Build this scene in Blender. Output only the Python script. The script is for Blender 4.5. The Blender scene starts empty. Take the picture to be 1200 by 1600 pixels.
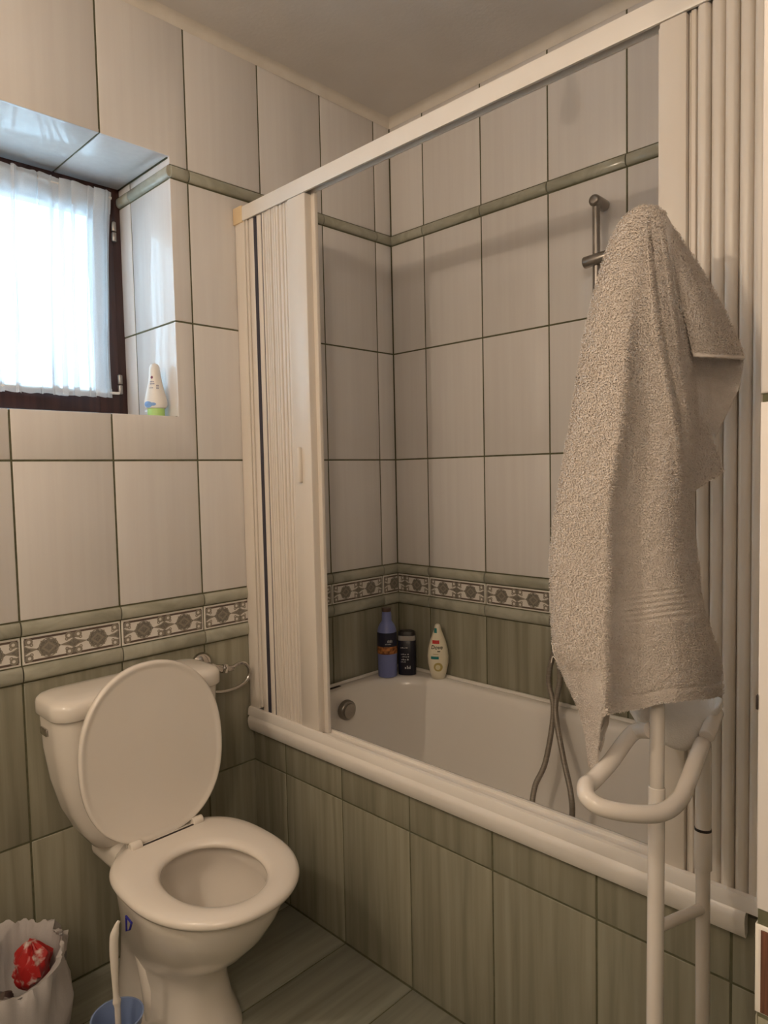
import bpy, bmesh, math, random
from mathutils import Vector, Matrix, noise
random.seed(7)
PI = math.pi
SC = bpy.context.scene
COL = SC.collection

# ------------------------------------------------------------------ camera
CAM = Vector((-1.91647, -1.82489, 1.31002))
CROT = Matrix(((0.70168553, 0.05477843, -0.71037788),
               (-0.71216593, 0.02400513, -0.70160063),
               (-0.02137986, 0.99820994, 0.05585538)))
FPX = 1085.32
cd = bpy.data.cameras.new('camera'); cam = bpy.data.objects.new('camera', cd); COL.objects.link(cam)
cd.sensor_fit = 'HORIZONTAL'; cd.sensor_width = 36; cd.lens = 36 * FPX / 1200; cd.clip_start = 0.02
cam.matrix_world = Matrix.Translation(CAM) @ CROT.to_4x4()
SC.camera = cam
# ------------------------------------------------------------------ world + lights
wd = bpy.data.worlds.new('sky'); SC.world = wd; wd.use_nodes = True
bg = wd.node_tree.nodes['Background']; bg.inputs[0].default_value = (0.50, 0.75, 1.0, 1); bg.inputs[1].default_value = 10.0
def lamp(name, loc, power, col, r):
    l = bpy.data.lights.new(name, 'POINT'); l.energy = power; l.color = col; l.shadow_soft_size = r
    o = bpy.data.objects.new(name, l); COL.objects.link(o); o.location = loc; return o
lamp('mirror_lamp_light', (-2.68, -0.87, 2.233), 23.0, (1.0, 0.822, 0.625), 0.013)
lamp('door_lamp_light', (-2.80, -2.45, 2.30), 19.0, (1.0, 0.822, 0.625), 0.03)
vs = SC.view_settings
vs.view_transform = 'Standard'; vs.look = 'None'; vs.exposure = 0.0; vs.gamma = 1.0; vs.use_curve_mapping = False

# ------------------------------------------------------------------ materials
MATS = {}
def principled(name, col, rough=.5, metal=0, spec=.5, coat=0):
    m = bpy.data.materials.new(name); m.use_nodes = True
    b = m.node_tree.nodes['Principled BSDF']
    b.inputs['Base Color'].default_value = (*col, 1); b.inputs['Roughness'].default_value = rough
    b.inputs['Metallic'].default_value = metal; b.inputs['Specular IOR Level'].default_value = spec
    b.inputs['Coat Weight'].default_value = coat
    MATS[name] = m; return m
def noisy(name, c1, c2, scale, rough, detail=4, lo=.35, hi=.65, bump=0, bscale=None, metal=0, spec=.5, c3=None, src='Position', dist=0):
    """procedural two/three tone material: stretched noise in world (or object) space"""
    m = principled(name, c1, rough, metal, spec); nt = m.node_tree; N = nt.nodes; L = nt.links; b = N['Principled BSDF']
    if src == 'Position': g = N.new('ShaderNodeNewGeometry'); out = g.outputs['Position']
    else: g = N.new('ShaderNodeTexCoord'); out = g.outputs['Object']
    mp = N.new('ShaderNodeMapping'); mp.inputs['Scale'].default_value = scale; L.new(out, mp.inputs['Vector'])
    oi = N.new('ShaderNodeObjectInfo'); ml = N.new('ShaderNodeVectorMath'); ml.operation = 'SCALE'
    cb = N.new('ShaderNodeCombineXYZ')
    for k in range(3): L.new(oi.outputs['Random'], cb.inputs[k])
    L.new(cb.outputs[0], ml.inputs[0]); ml.inputs['Scale'].default_value = 37.0
    ad = N.new('ShaderNodeVectorMath'); L.new(mp.outputs[0], ad.inputs[0]); L.new(ml.outputs[0], ad.inputs[1])
    n = N.new('ShaderNodeTexNoise'); n.inputs['Scale'].default_value = 1; n.inputs['Detail'].default_value = detail
    n.inputs['Distortion'].default_value = dist
    L.new(ad.outputs[0], n.inputs['Vector'])
    r = N.new('ShaderNodeValToRGB'); r.color_ramp.elements[0].position = lo; r.color_ramp.elements[1].position = hi
    r.color_ramp.elements[0].color = (*c1, 1); r.color_ramp.elements[1].color = (*c2, 1)
    if c3:
        e = r.color_ramp.elements.new((lo + hi) / 2); e.color = (*c3, 1)
    L.new(n.outputs['Fac'], r.inputs[0]); L.new(r.outputs[0], b.inputs['Base Color'])
    if bump:
        n2 = N.new('ShaderNodeTexNoise'); n2.inputs['Scale'].default_value = bscale; n2.inputs['Detail'].default_value = 3
        L.new(out, n2.inputs['Vector'])
        bp = N.new('ShaderNodeBump'); bp.inputs['Strength'].default_value = bump; bp.inputs['Distance'].default_value = .004
        L.new(n2.outputs['Fac'], bp.inputs['Height']); L.new(bp.outputs[0], b.inputs['Normal'])
    return m

M_white_tile = noisy('white_tile', (.755, .715, .69), (.785, .75, .722), (48, 48, 1.6), .035)
M_green_tile = noisy('green_tile', (.242, .228, .166), (.352, .332, .252), (36, 36, 1.9), .24, lo=.32, hi=.66, dist=.3)
M_floor_tile = noisy('floor_tile', (.22, .22, .175), (.33, .325, .265), (2.2, 42, 42), .28, lo=.30, hi=.72, dist=.25)
M_pencil = noisy('green_marble', (.34, .335, .265), (.46, .45, .37), (9, 9, 14), .14, dist=1.2)
M_grout = noisy('green_grout', (.10, .10, .055), (.14, .135, .08), (60, 60, 60), .9)
M_decor = principled('decor_cream', (.80, .755, .70), .2)
M_decor_white = principled('decor_white_edge', (.80, .77, .70), .2)
M_motif = noisy('decor_motif', (.155, .14, .115), (.26, .235, .20), (260, 260, 260), .3)
M_motif2 = principled('decor_motif_light', (.30, .265, .215), .3)
M_motif3 = principled('decor_band', (.13, .095, .075), .3)
M_plaster = noisy('ceiling_paint', (.76, .715, .67), (.80, .755, .71), (6, 6, 6), .9, bump=.15, bscale=90)
M_cove = noisy('cove_plaster', (.74, .68, .60), (.80, .74, .66), (12, 12, 12), .85, bump=.2, bscale=60)
M_wallpaint = noisy('tiled_wall_paint', (.68, .64, .60), (.72, .68, .64), (5, 5, 5), .5)
M_porcelain = noisy('porcelain', (.80, .74, .665), (.83, .77, .695), (3, 3, 3), .12)
M_seat = noisy('seat_plastic', (.80, .735, .66), (.83, .765, .69), (3, 3, 3), .22)
M_acrylic = noisy('tub_acrylic', (.84, .795, .735), (.87, .825, .765), (4, 4, 2), .18)
M_pvc = noisy('screen_pvc', (.77, .70, .62), (.81, .74, .66), (14, 14, 1.2), .34)
M_pvc_old = noisy('yellowed_plastic', (.80, .60, .36), (.84, .66, .42), (20, 20, 20), .4)
M_rail = noisy('white_rail', (.82, .77, .71), (.86, .81, .75), (6, 6, 6), .3)
M_rubber = principled('dark_seal', (.045, .042, .06), .6)
M_caulk = noisy('caulk', (.76, .72, .66), (.56, .50, .42), (30, 30, 30), .6, lo=.55, hi=.95)
M_steel = noisy('grey_steel', (.30, .275, .25), (.36, .33, .30), (20, 20, 20), .3, metal=.85)
M_chrome = principled('chrome', (.62, .59, .56), .1, 1)
M_hose = noisy('hose_metal', (.25, .215, .175), (.32, .28, .235), (30, 30, 500), .45, metal=.25)
M_wood = noisy('dark_wood', (.035, .014, .013), (.065, .026, .022), (60, 60, 4), .32)
M_tube = noisy('white_enamel', (.78, .715, .645), (.82, .755, .685), (5, 5, 5), .2)
M_dark = principled('dark_stain_and_gap_shade', (.03, .022, .02), .7)  # dark marks; also the painted shade inside the rim slot and hinge gap
M_blue_ink = principled('blue_ink', (.02, .02, .30), .5)
M_hinge = principled('hinge_metal', (.34, .31, .28), .4, .8)

def cloth_mat(name, c1, c2, bump=.9):
    m = noisy(name, c1, c2, (70, 70, 70), .95, spec=.1, bump=bump, bscale=420)
    b = m.node_tree.nodes['Principled BSDF']; b.inputs['Sheen Weight'].default_value = .35; b.inputs['Sheen Roughness'].default_value = .5
    return m
M_towel = cloth_mat('terry_towel', (.72, .64, .57), (.80, .72, .65), 1.0)
M_towel_flat = cloth_mat('woven_hem', (.74, .66, .585), (.78, .70, .63), .25)
M_white_cloth = cloth_mat('white_cloth', (.88, .845, .80), (.91, .875, .83), .2)

def sheer(name, tr, col):
    m = bpy.data.materials.new(name); m.use_nodes = True; nt = m.node_tree; N = nt.nodes; L = nt.links
    N.remove(N['Principled BSDF']); o = N['Material Output']
    t = N.new('ShaderNodeBsdfTransparent'); tl = N.new('ShaderNodeBsdfTranslucent'); df = N.new('ShaderNodeBsdfDiffuse')
    tl.inputs[0].default_value = (*col, 1); df.inputs[0].default_value = (*col, 1)
    a = N.new('ShaderNodeMixShader'); a.inputs[0].default_value = .78; L.new(tl.outputs[0], a.inputs[1]); L.new(df.outputs[0], a.inputs[2])
    g = N.new('ShaderNodeNewGeometry'); mp = N.new('ShaderNodeMapping'); mp.inputs['Scale'].default_value = (900, 900, 500)
    L.new(g.outputs['Position'], mp.inputs[0]); n = N.new('ShaderNodeTexNoise'); n.inputs['Scale'].default_value = 1; L.new(mp.outputs[0], n.inputs[0])
    mr = N.new('ShaderNodeMapRange'); mr.inputs[3].default_value = max(0, 1 - tr - .1); mr.inputs[4].default_value = min(1, 1 - tr + .1); L.new(n.outputs['Fac'], mr.inputs[0])
    b = N.new('ShaderNodeMixShader'); L.new(mr.outputs[0], b.inputs[0]); L.new(t.outputs[0], b.inputs[1]); L.new(a.outputs[0], b.inputs[2])
    L.new(b.outputs[0], o.inputs[0]); return m
M_sheer = sheer('sheer_voile', .36, (.86, .88, .90))
M_bag = sheer('thin_plastic_bag', .12, (.62, .585, .57))
def glass(name):
    m = bpy.data.materials.new(name); m.use_nodes = True; nt = m.node_tree; N = nt.nodes; L = nt.links
    N.remove(N['Principled BSDF']); o = N['Material Output']
    t = N.new('ShaderNodeBsdfTransparent'); t.inputs[0].default_value = (.93, .96, .95, 1); g = N.new('ShaderNodeBsdfGlossy'); g.inputs[1].default_value = .02
    x = N.new('ShaderNodeMixShader'); x.inputs[0].default_value = .06; L.new(t.outputs[0], x.inputs[1]); L.new(g.outputs[0], x.inputs[2]); L.new(x.outputs[0], o.inputs[0]); return m
M_glass = glass('window_glass')

# ------------------------------------------------------------------ helpers
def tag(o, label=None, cat=None, group=None, kind=None):
    if label: o['label'] = label
    if cat: o['category'] = cat
    if group: o['group'] = group
    if kind: o['kind'] = kind
    return o
def link(name, me, parent=None):
    o = bpy.data.objects.new(name, me); COL.objects.link(o)
    if parent: o.parent = parent
    return o
def mesh_of(name, bm, mats, smooth=True, angle=40):
    bmesh.ops.recalc_face_normals(bm, faces=bm.faces[:])
    me = bpy.data.meshes.new(name); bm.to_mesh(me); bm.free()
    for m in (mats if isinstance(mats, (list, tuple)) else [mats]): me.materials.append(m)
    if smooth:
        me.polygons.foreach_set('use_smooth', [True] * len(me.polygons))
        try: me.set_sharp_from_angle(angle=math.radians(angle))
        except Exception: pass
    return me
def obj(name, bm, mats, parent=None, smooth=True, angle=40):
    return link(name, mesh_of(name, bm, mats, smooth, angle), parent)
def empty(name, loc=(0, 0, 0), rz=0):
    o = bpy.data.objects.new(name, None); COL.objects.link(o); o.location = loc; o.rotation_euler = (0, 0, rz); o.empty_display_size = .05; return o
def struct(o): o['kind'] = 'structure'; return o
def B(): return bmesh.new()
def box(bm, x0, x1, y0, y1, z0, z1, bev=0, seg=2):
    x0, x1 = sorted((x0, x1)); y0, y1 = sorted((y0, y1)); z0, z1 = sorted((z0, z1))
    t = bmesh.new(); r = bmesh.ops.create_cube(t, size=1)
    for v in t.verts: v.co = Vector(((x0 + x1) / 2 + v.co.x * (x1 - x0), (y0 + y1) / 2 + v.co.y * (y1 - y0), (z0 + z1) / 2 + v.co.z * (z1 - z0)))
    if bev: bmesh.ops.bevel(t, geom=t.edges[:], offset=bev, segments=seg, profile=.5, affect='EDGES')
    merge(bm, t)
def merge(bm, t, mat=None, M=None):
    m = {}
    for v in t.verts: m[v] = bm.verts.new(M @ v.co if M else v.co)
    for f in t.faces:
        try:
            n = bm.faces.new([m[v] for v in f.verts]); n.material_index = f.material_index if mat is None else mat
        except ValueError: pass
    t.free()
def rings(bm, R, closed=True, cap0=True, cap1=True, mat=0):
    """loft a list of rings (lists of points) into one surface"""
    V = [[bm.verts.new(p) for p in r] for r in R]; n = len(R[0])
    for a, b in zip(V, V[1:]):
        for i in range(n if closed else n - 1):
            j = (i + 1) % n
            f = bm.faces.new((a[i], a[j], b[j], b[i])); f.material_index = mat
    if closed and cap0: bm.faces.new(V[0][::-1]).material_index = mat
    if closed and cap1: bm.faces.new(V[-1]).material_index = mat
    return V
def lathe(bm, prof, seg=32, M=None, mat=0, sy=1.0):
    R = []
    for r, z in prof:
        R.append([(M @ Vector((r * math.cos(2 * PI * k / seg), sy * r * math.sin(2 * PI * k / seg), z))) if M else Vector((r * math.cos(2 * PI * k / seg), sy * r * math.sin(2 * PI * k / seg), z)) for k in range(seg)])
    rings(bm, R, mat=mat)
def catmull(P, n=8):
    P = [Vector(p) for p in P]; Q = [2 * P[0] - P[1]] + P + [2 * P[-1] - P[-2]]; out = []
    for i in range(1, len(Q) - 2):
        for k in range(n):
            t = k / n; a, b, c, d = Q[i - 1], Q[i], Q[i + 1], Q[i + 2]
            out.append(.5 * ((2 * b) + (c - a) * t + (2 * a - 5 * b + 4 * c - d) * t * t + (3 * b - 3 * c + d - a) * t ** 3))
    out.append(P[-1]); return out
def tube(bm, P, r, seg=14, mat=0, caps=True, rr=None):
    P = [Vector(p) for p in P]; R = []; up = None
    for i, p in enumerate(P):
        d = (P[min(i + 1, len(P) - 1)] - P[max(i - 1, 0)]).normalized()
        if up is None: up = d.orthogonal().normalized()
        up = (up - d * up.dot(d)).normalized(); s = d.cross(up); q = rr[i] if rr else r
        R.append([p + (up * math.cos(2 * PI * k / seg) + s * math.sin(2 * PI * k / seg)) * q for k in range(seg)])
    rings(bm, R, cap0=caps, cap1=caps, mat=mat)
def cyl(bm, a, b, r, seg=24, bev=0, mat=0):
    a, b = Vector(a), Vector(b); d = (b - a).normalized(); L = (b - a).length
    if bev: tube(bm, [a, a + d * .0001, a + d * bev * .4, a + d * bev, b - d * bev, b - d * bev * .4, b - d * .0001, b], r, seg, mat, True, [r - bev, r - bev * .95, r - bev * .25, r, r, r - bev * .25, r - bev * .95, r - bev])
    else: tube(bm, [a, b], r, seg, mat)
def prism(bm, poly, z0, z1, ch=0):
    """extrude an xy polygon along z"""
    R = [[Vector((x, y, z0)) for x, y in poly], [Vector((x, y, z1)) for x, y in poly]]
    rings(bm, R)
def rrect(x0, x1, y0, y1, r, n=8, m=6, z=0):
    P = []
    cs = [((x1 - r, y1 - r), 0), ((x0 + r, y1 - r), PI / 2), ((x0 + r, y0 + r), PI), ((x1 - r, y0 + r), 1.5 * PI)]
    for i, (c, a) in enumerate(cs):
        for k in range(n + 1): t = a + PI / 2 * k / n; P.append(Vector((c[0] + r * math.cos(t), c[1] + r * math.sin(t), z)))
        nc, na = cs[(i + 1) % 4]; q = Vector((nc[0] + r * math.cos(na), nc[1] + r * math.sin(na), z)); p = P[-1]
        for k in range(1, m): P.append(p.lerp(q, k / m))
    return P
def inset(poly, d):
    n = len(poly); out = []
    for i in range(n):
        p0, p1, p2 = Vector(poly[i - 1]), Vector(poly[i]), Vector(poly[(i + 1) % n])
        e1 = (p1 - p0).normalized(); e2 = (p2 - p1).normalized(); n1 = Vector((-e1.y, e1.x)); n2 = Vector((-e2.y, e2.x))
        k = n1 + n2; k = k / max(.2, k.length_squared) * 2 * d; out.append((p1 + k).to_tuple())
    return out

# --- tiles: local x = along the wall, y = up the wall, z = out of the wall (face at z = 0)
GAP = .0048; TH = .009
TCACHE = {}
def slab(poly, bev=.0016, th=TH):
    bm = B(); q = inset(poly, bev)
    q2 = inset(poly, bev * .3)
    rings(bm, [[Vector((x, y, -th)) for x, y in poly], [Vector((x, y, -bev)) for x, y in poly], [Vector((x, y, -bev * .35)) for x, y in q2], [Vector((x, y, 0)) for x, y in q]])
    return bm
def frame(origin, U, V):
    U = Vector(U); V = Vector(V); N = U.cross(V)
    return Matrix(((U.x, V.x, N.x, origin[0]), (U.y, V.y, N.y, origin[1]), (U.z, V.z, N.z, origin[2]), (0, 0, 0, 1)))
def put(name, me, F, c, parent):
    o = link(name, me, parent); o.matrix_world = F @ Matrix.Translation((c[0], c[1], 0)); return o
JIT = random.Random(3)
def tile(F, u0, u1, v0, v1, mat, parent, name='tile', g=GAP):
    """rectangular tile between joint lines"""
    w = abs(u1 - u0) - g; h = abs(v1 - v0) - g
    if w < .006 or h < .006: return
    key = (round(w, 4), round(h, 4), mat.name)
    if key not in TCACHE: TCACHE[key] = mesh_of(name, slab([(-w / 2, -h / 2), (w / 2, -h / 2), (w / 2, h / 2), (-w / 2, h / 2)]), mat, True, 50)
    o = put(name, TCACHE[key], F, ((u0 + u1) / 2, (v0 + v1) / 2), parent)
    o.matrix_world = o.matrix_world @ Matrix.Translation((0, 0, JIT.uniform(-.0007, .0003))) @ Matrix.Rotation(JIT.uniform(-.0012, .0012), 4, 'X') @ Matrix.Rotation(JIT.uniform(-.0012, .0012), 4, 'Y')
    return o
def tile_poly(F, poly, mat, parent, name='tile'):
    q = inset(poly, GAP / 2); cx = sum(p[0] for p in q) / len(q); cy = sum(p[1] for p in q) / len(q)
    return put(name, mesh_of(name, slab([(x - cx, y - cy) for x, y in q]), mat, True, 50), F, (cx, cy), parent)
def pencil(F, u0, u1, v0, v1, parent, out=.011, g=GAP, name='pencil_tile'):
    w = abs(u1 - u0) - g * .7; h = abs(v1 - v0) - .003
    key = ('pencil', round(w, 4), round(h, 4))
    if key not in TCACHE:
        bm = B(); n = 12; S = []
        sec = [(-h / 2, -TH)] + [(-h / 2 * math.cos(PI * k / n), out * math.sin(PI * k / n) ** .8) for k in range(n + 1)] + [(h / 2, -TH)]
        for x, s in ((-w / 2, .93), (-w / 2 + .0012, 1), (w / 2 - .0012, 1), (w / 2, .93)):
            S.append([Vector((x, y, z if z < 0 else z * s)) for y, z in sec])
        rings(bm, S); TCACHE[key] = mesh_of(name, bm, M_pencil, True, 60)
    return put(name, TCACHE[key], F, ((u0 + u1) / 2, (v0 + v1) / 2), parent)
# --- ornamental border tile
DW, DH = .2482, .0702
def shape(bm, pts, z, mat):
    f = bm.faces.new([bm.verts.new((x, y, z)) for x, y in pts]); f.material_index = mat
def ringshape(bm, cx, cy, r, w, z, mat, a0=0, a1=2 * PI, n=14):
    for k in range(n):
        t0 = a0 + (a1 - a0) * k / n; t1 = a0 + (a1 - a0) * (k + 1) / n
        shape(bm, [(cx + (r + w) * math.cos(t0), cy + (r + w) * math.sin(t0)), (cx + (r + w) * math.cos(t1), cy + (r + w) * math.sin(t1)), (cx + (r - w) * math.cos(t1), cy + (r - w) * math.sin(t1)), (cx + (r - w) * math.cos(t0), cy + (r - w) * math.sin(t0))], z, mat)
def ornament_bm(crop0, crop1):
    bm = B(); Z = .0004
    # dark bands along the top and bottom edge, thin pale outline outside
    for s in (-1, 1):
        y = s * (DH / 2 - .0075); shape(bm, [(-DW / 2 + .005, y - .0028), (DW / 2 - .005, y - .0028), (DW / 2 - .005, y + .0028), (-DW / 2 + .005, y + .0028)], Z, 2)
    for c in (-DW / 4, DW / 4):
        a = .0190
        shape(bm, [(c - a, -a), (c + a, -a), (c + a, a), (c - a, a)], Z * 1.3, 0)
        d = .0275; shape(bm, [(c - d * 1.1, 0), (c, -d * .86), (c + d * 1.1, 0), (c, d * .86)], Z * 1.6, 0)
        d = .0155; shape(bm, [(c - d * 1.2, 0), (c, -d), (c + d * 1.2, 0), (c, d)], Z * 2, 1)
        d = .0095; shape(bm, [(c - d * 1.2, 0), (c, -d), (c + d * 1.2, 0), (c, d)], Z * 2.4, 0)
        ringshape(bm, c, 0, .0235, .0013, Z * 2.2, 1, n=16)
    for c, sides in ((0, (-1, 1)), (-DW / 2 + .0035, (1,)), (DW / 2 - .0035, (-1,))):
        for s in sides:
            shape(bm, [(c, -.013), (c + s * .011, -.006), (c + s * .036, 0), (c + s * .011, .006), (c, .013)], Z * 1.4, 1)
            shape(bm, [(c, -.009), (c + s * .018, 0), (c, .009)], Z * 1.9, 0)
            for t in (-1, 1):
                ringshape(bm, c + s * .012, t * .0205, .0068, .0027, Z * 1.8, 1, n=12)
                shape(bm, [(c + s * .000, t * .012), (c + s * .006, t * .013), (c + s * .006, t * .027), (c, t * .027)], Z * 1.5, 0)
                ringshape(bm, c + s * .0175, t * .0125, .0032, .0014, Z * 1.9, 1, n=10)
    for x, d in ((crop0, 1), (crop1, -1)):
        bmesh.ops.bisect_plane(bm, geom=bm.verts[:] + bm.edges[:] + bm.faces[:], plane_co=(x, 0, 0), plane_no=(-d, 0, 0), clear_outer=True)
    return bm
def decor(F, u0, u1, v0, v1, parent, c0=-DW / 2, c1=DW / 2):
    """border tile; c0..c1 is the stretch of the full pattern left on a cut piece"""
    w = abs(u1 - u0) - .0035; h = abs(v1 - v0) - .0034
    key = ('decor', round(w, 4))
    if key not in TCACHE: TCACHE[key] = mesh_of('border_tile', slab([(-w / 2, -h / 2), (w / 2, -h / 2), (w / 2, h / 2), (-w / 2, h / 2)], .001), [M_decor_white], True, 50)
    o = put('border_tile', TCACHE[key], F, ((u0 + u1) / 2, (v0 + v1) / 2), parent)
    key = ('field', round(w, 4))
    if key not in TCACHE:
        bm = B(); e = .0028; rings(bm, [[Vector((-w / 2 + e, -h / 2 + e, z)), Vector((w / 2 - e, -h / 2 + e, z)), Vector((w / 2 - e, h / 2 - e, z)), Vector((-w / 2 + e, h / 2 - e, z))] for z in (-.002, .0003)])
        TCACHE[key] = mesh_of('field', bm, M_decor, False)
    f = link('field', TCACHE[key], o)
    key = ('orn', round(c0, 4), round(c1, 4), round(w, 4))
    if key not in TCACHE:
        bm = ornament_bm(c0 + .002, c1 - .002); m = (c0 + c1) / 2
        for v in bm.verts: v.co.x -= m; v.co.x *= min(1, (w - .005) / max(.01, c1 - c0 - .004)); v.co.z += .0002
        TCACHE[key] = mesh_of('ornament', bm, [M_motif, M_motif2, M_motif3], False)
    link('ornament', TCACHE[key], o)
    return o

# ------------------------------------------------------------------ the room
W = .253; A1 = .0829; B2 = .1600; CP = .1605; PX = -.677
Zg, Zb3, Zb2, Zb1, Zb0, Zr0, Zr1, Zpb, Zpt, Ztop, ZC = .4102, .8124, .8534, .927, .9644, 1.3596, 1.7556, 2.1546, 2.1897, 2.583, 2.604
XL = -2.95; YE = -1.66; XE = -1.352; YF = -2.75
NX1, NX0, NZ0, NZ1, NY = -.898, -1.78, 1.485, 2.213, .325
F1 = frame((0, 0, 0), (1, 0, 0), (0, 0, 1))          # window wall, u = x
F2 = frame((0, 0, 0), (0, -1, 0), (0, 0, 1))         # wall along the tub, u = -y
def wall_boxes(name, boxes, mat=M_grout):
    bm = B()
    for b in boxes: box(bm, *b)
    o = obj(name, bm, mat, None, False); struct(o); return o
G = .0018   # grout lies this far behind the tile faces
w_back = wall_boxes('wall_back', [(XL - .1, NX0, G, .42, 0, ZC), (NX1 + G, .1, G, .42, 0, ZC), (NX0, NX1 + G, G, .42, 0, NZ0 - G), (NX0, NX1 + G, G, .42, NZ1 + G, ZC)])
w_right = wall_boxes('wall_right', [(G, .1, YF, G, 0, ZC)])
w_end = wall_boxes('wall_end', [(XE + G, 0, YE - .12, YE - G, 0, ZC), (XE + G, XE + .12, YF, YE - .12, 0, ZC)])
w_left = wall_boxes('wall_left', [(XL - .1, XL - G, YF, .42, 0, ZC)])
w_front = wall_boxes('wall_front', [(XL - .1, XE + .12, YF - .1, YF, 0, ZC)], M_wallpaint)
bm = B(); box(bm, XL - .1, .1, YF - .1, .42, ZC, ZC + .1); ceil = struct(obj('ceiling', bm, M_plaster, None, False))
bm = B(); box(bm, XL - .1, .1, YF - .1, .42, -.1, -.0025); floor = struct(obj('floor', bm, M_grout, None, False))
FF = frame((0, 0, 0), (1, 0, 0), (0, 1, 0))
ys = [0, -CP] + [-(CP + W * k) for k in range(1, 11)]; xs = [PX - .0, PX - .40, PX - .80, PX - 1.20, PX - 1.60, PX - 2.00, XL]
for a, b in zip(xs, xs[1:]):
    for c, d in zip(ys, ys[1:]):
        if d < YF: d = YF
        if c <= YE and a > XE:
            if b >= XE: continue
        tile(FF, b, a if not (c <= YE and a > XE) else XE, d, c, M_floor_tile, floor, 'floor_tile', .004)
# ---- window wall tiles
us = [0] + [-(A1 + W * k) for k in range(0, 11)]; us = [u for u in us if u > XL + .02] + [XL]
rows = [(0, Zg, M_green_tile), (Zg, Zb3, M_green_tile), (Zb0, Zr0, M_white_tile), (Zr0, Zr1, M_white_tile), (Zr1, Zpb, M_white_tile), (Zpt, Ztop, M_white_tile)]
for k, (u1, u0) in enumerate(zip(us, us[1:])):
    for (v0, v1, m) in rows:
        if v1 <= NZ0 or v0 >= NZ1 or u0 >= NX1 or u1 <= NX0:
            tile(F1, u0, u1, v0, v1, m, w_back, 'wall_tile' if m is M_white_tile else 'green_tile'); continue
        # cut around the window niche
        a0, a1, c0, c1 = max(u0, NX0), min(u1, NX1), max(v0, NZ0), min(v1, NZ1)
        if a0 <= u0 and a1 >= u1:
            if c0 > v0: tile(F1, u0, u1, v0, c0 + GAP / 2, m, w_back, 'wall_tile')
            if c1 < v1: tile(F1, u0, u1, c1 - GAP / 2, v1, m, w_back, 'wall_tile')
        elif a1 < u1:   # niche takes the left side of the cell
            e = GAP / 2
            if c0 > v0: P = [(u0, v0), (u1, v0), (u1, v1), (a1 - e, v1), (a1 - e, c0 + e), (u0, c0 + e)]
            elif c1 < v1: P = [(u0, v1), (u0, c1 - e), (a1 - e, c1 - e), (a1 - e, v0), (u1, v0), (u1, v1)]
            else: P = [(a1 - e, v0), (u1, v0), (u1, v1), (a1 - e, v1)]
            tile_poly(F1, P, m, w_back, 'wall_tile')
        else:
            e = GAP / 2
            if c0 > v0: P = [(u0, v0), (u1, v0), (u1, c0 + e), (a0 + e, c0 + e), (a0 + e, v1), (u0, v1)]
            elif c1 < v1: P = [(u0, v0), (a0 + e, v0), (a0 + e, c1 - e), (u1, c1 - e), (u1, v1), (u0, v1)]
            else: P = [(u0, v0), (a0 + e, v0), (a0 + e, v1), (u0, v1)]
            tile_poly(F1, P, m, w_back, 'wall_tile')
    for (v0, v1) in ((Zb3, Zb2), (Zb1, Zb0)): pencil(F1, u0, u1, v0, v1, w_back)
    full = abs(abs(u1 - u0) - W) < .004
    decor(F1, u0, u1, Zb2, Zb1, w_back, *((-DW / 2, DW / 2) if full else (-DW / 2, -DW / 2 + abs(u1 - u0))))
    if u0 >= NX1: pencil(F1, u0, u1, Zpb, Zpt, w_back)
    elif u1 > NX1: pencil(F1, NX1 - .001, u1, Zpb, Zpt, w_back)
    elif u1 <= NX0: pencil(F1, u0, u1, Zpb, Zpt, w_back)
    elif u0 < NX0: pencil(F1, u0, NX0 + .001, Zpb, Zpt, w_back)
# ---- niche lining
FR = frame((NX1, 0, 0), (0, -1, 0), (0, 0, 1)); FT = frame((0, 0, NZ1), (1, 0, 0), (0, -1, 0)); FS = frame((0, 0, NZ0), (1, 0, 0), (0, 1, 0)); FLv = frame((NX0, 0, 0), (0, 1, 0), (0, 0, 1))
for (a, b) in ((-.2455, .0), (-NY - .02, -.2455)):
    e = .0018 if b == 0 else 0
    for (v0, v1) in ((NZ0, Zr1), (Zr1, Zpb), (Zpt, NZ1)):
        tile(FR, a, b + e, v0, v1, M_white_tile, w_back, 'reveal_tile'); tile(FLv, -b - e, -a, v0, v1, M_white_tile, w_back, 'reveal_tile')
    pencil(FR, a, b - .0 + e, Zpb, Zpt, w_back); pencil(FLv, -b - e, -a, Zpb, Zpt, w_back)
nu = [NX1] + [u for u in us if NX0 < u < NX1] + [NX0]
for u1, u0 in zip(nu, nu[1:]):
    tile(FT, u0, u1, -NY - .02, .0018, M_white_tile, w_back, 'reveal_tile'); tile(FS, u0, u1, -.0018, NY + .02, M_white_tile, w_back, 'reveal_tile')
# ---- tub wall tiles
vs_ = [0, B2] + [B2 + W * k for k in range(1, 7)]; vs_ = [v for v in vs_ if v < -YE] + [-YE]
for u0, u1 in zip(vs_, vs_[1:]):
    for (v0, v1, m) in rows[1:]: tile(F2, u0, u1, v0, v1, m, w_right, 'wall_tile' if m is M_white_tile else 'green_tile')
    for (v0, v1) in ((Zb3, Zb2), (Zb1, Zb0), (Zpb, Zpt)): pencil(F2, u0, u1, v0, v1, w_right)
    full = abs(abs(u1 - u0) - W) < .004
    decor(F2, u0, u1, Zb2, Zb1, w_right, *((-DW / 2, DW / 2) if full else (DW / 2 - abs(u1 - u0), DW / 2)))
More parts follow.
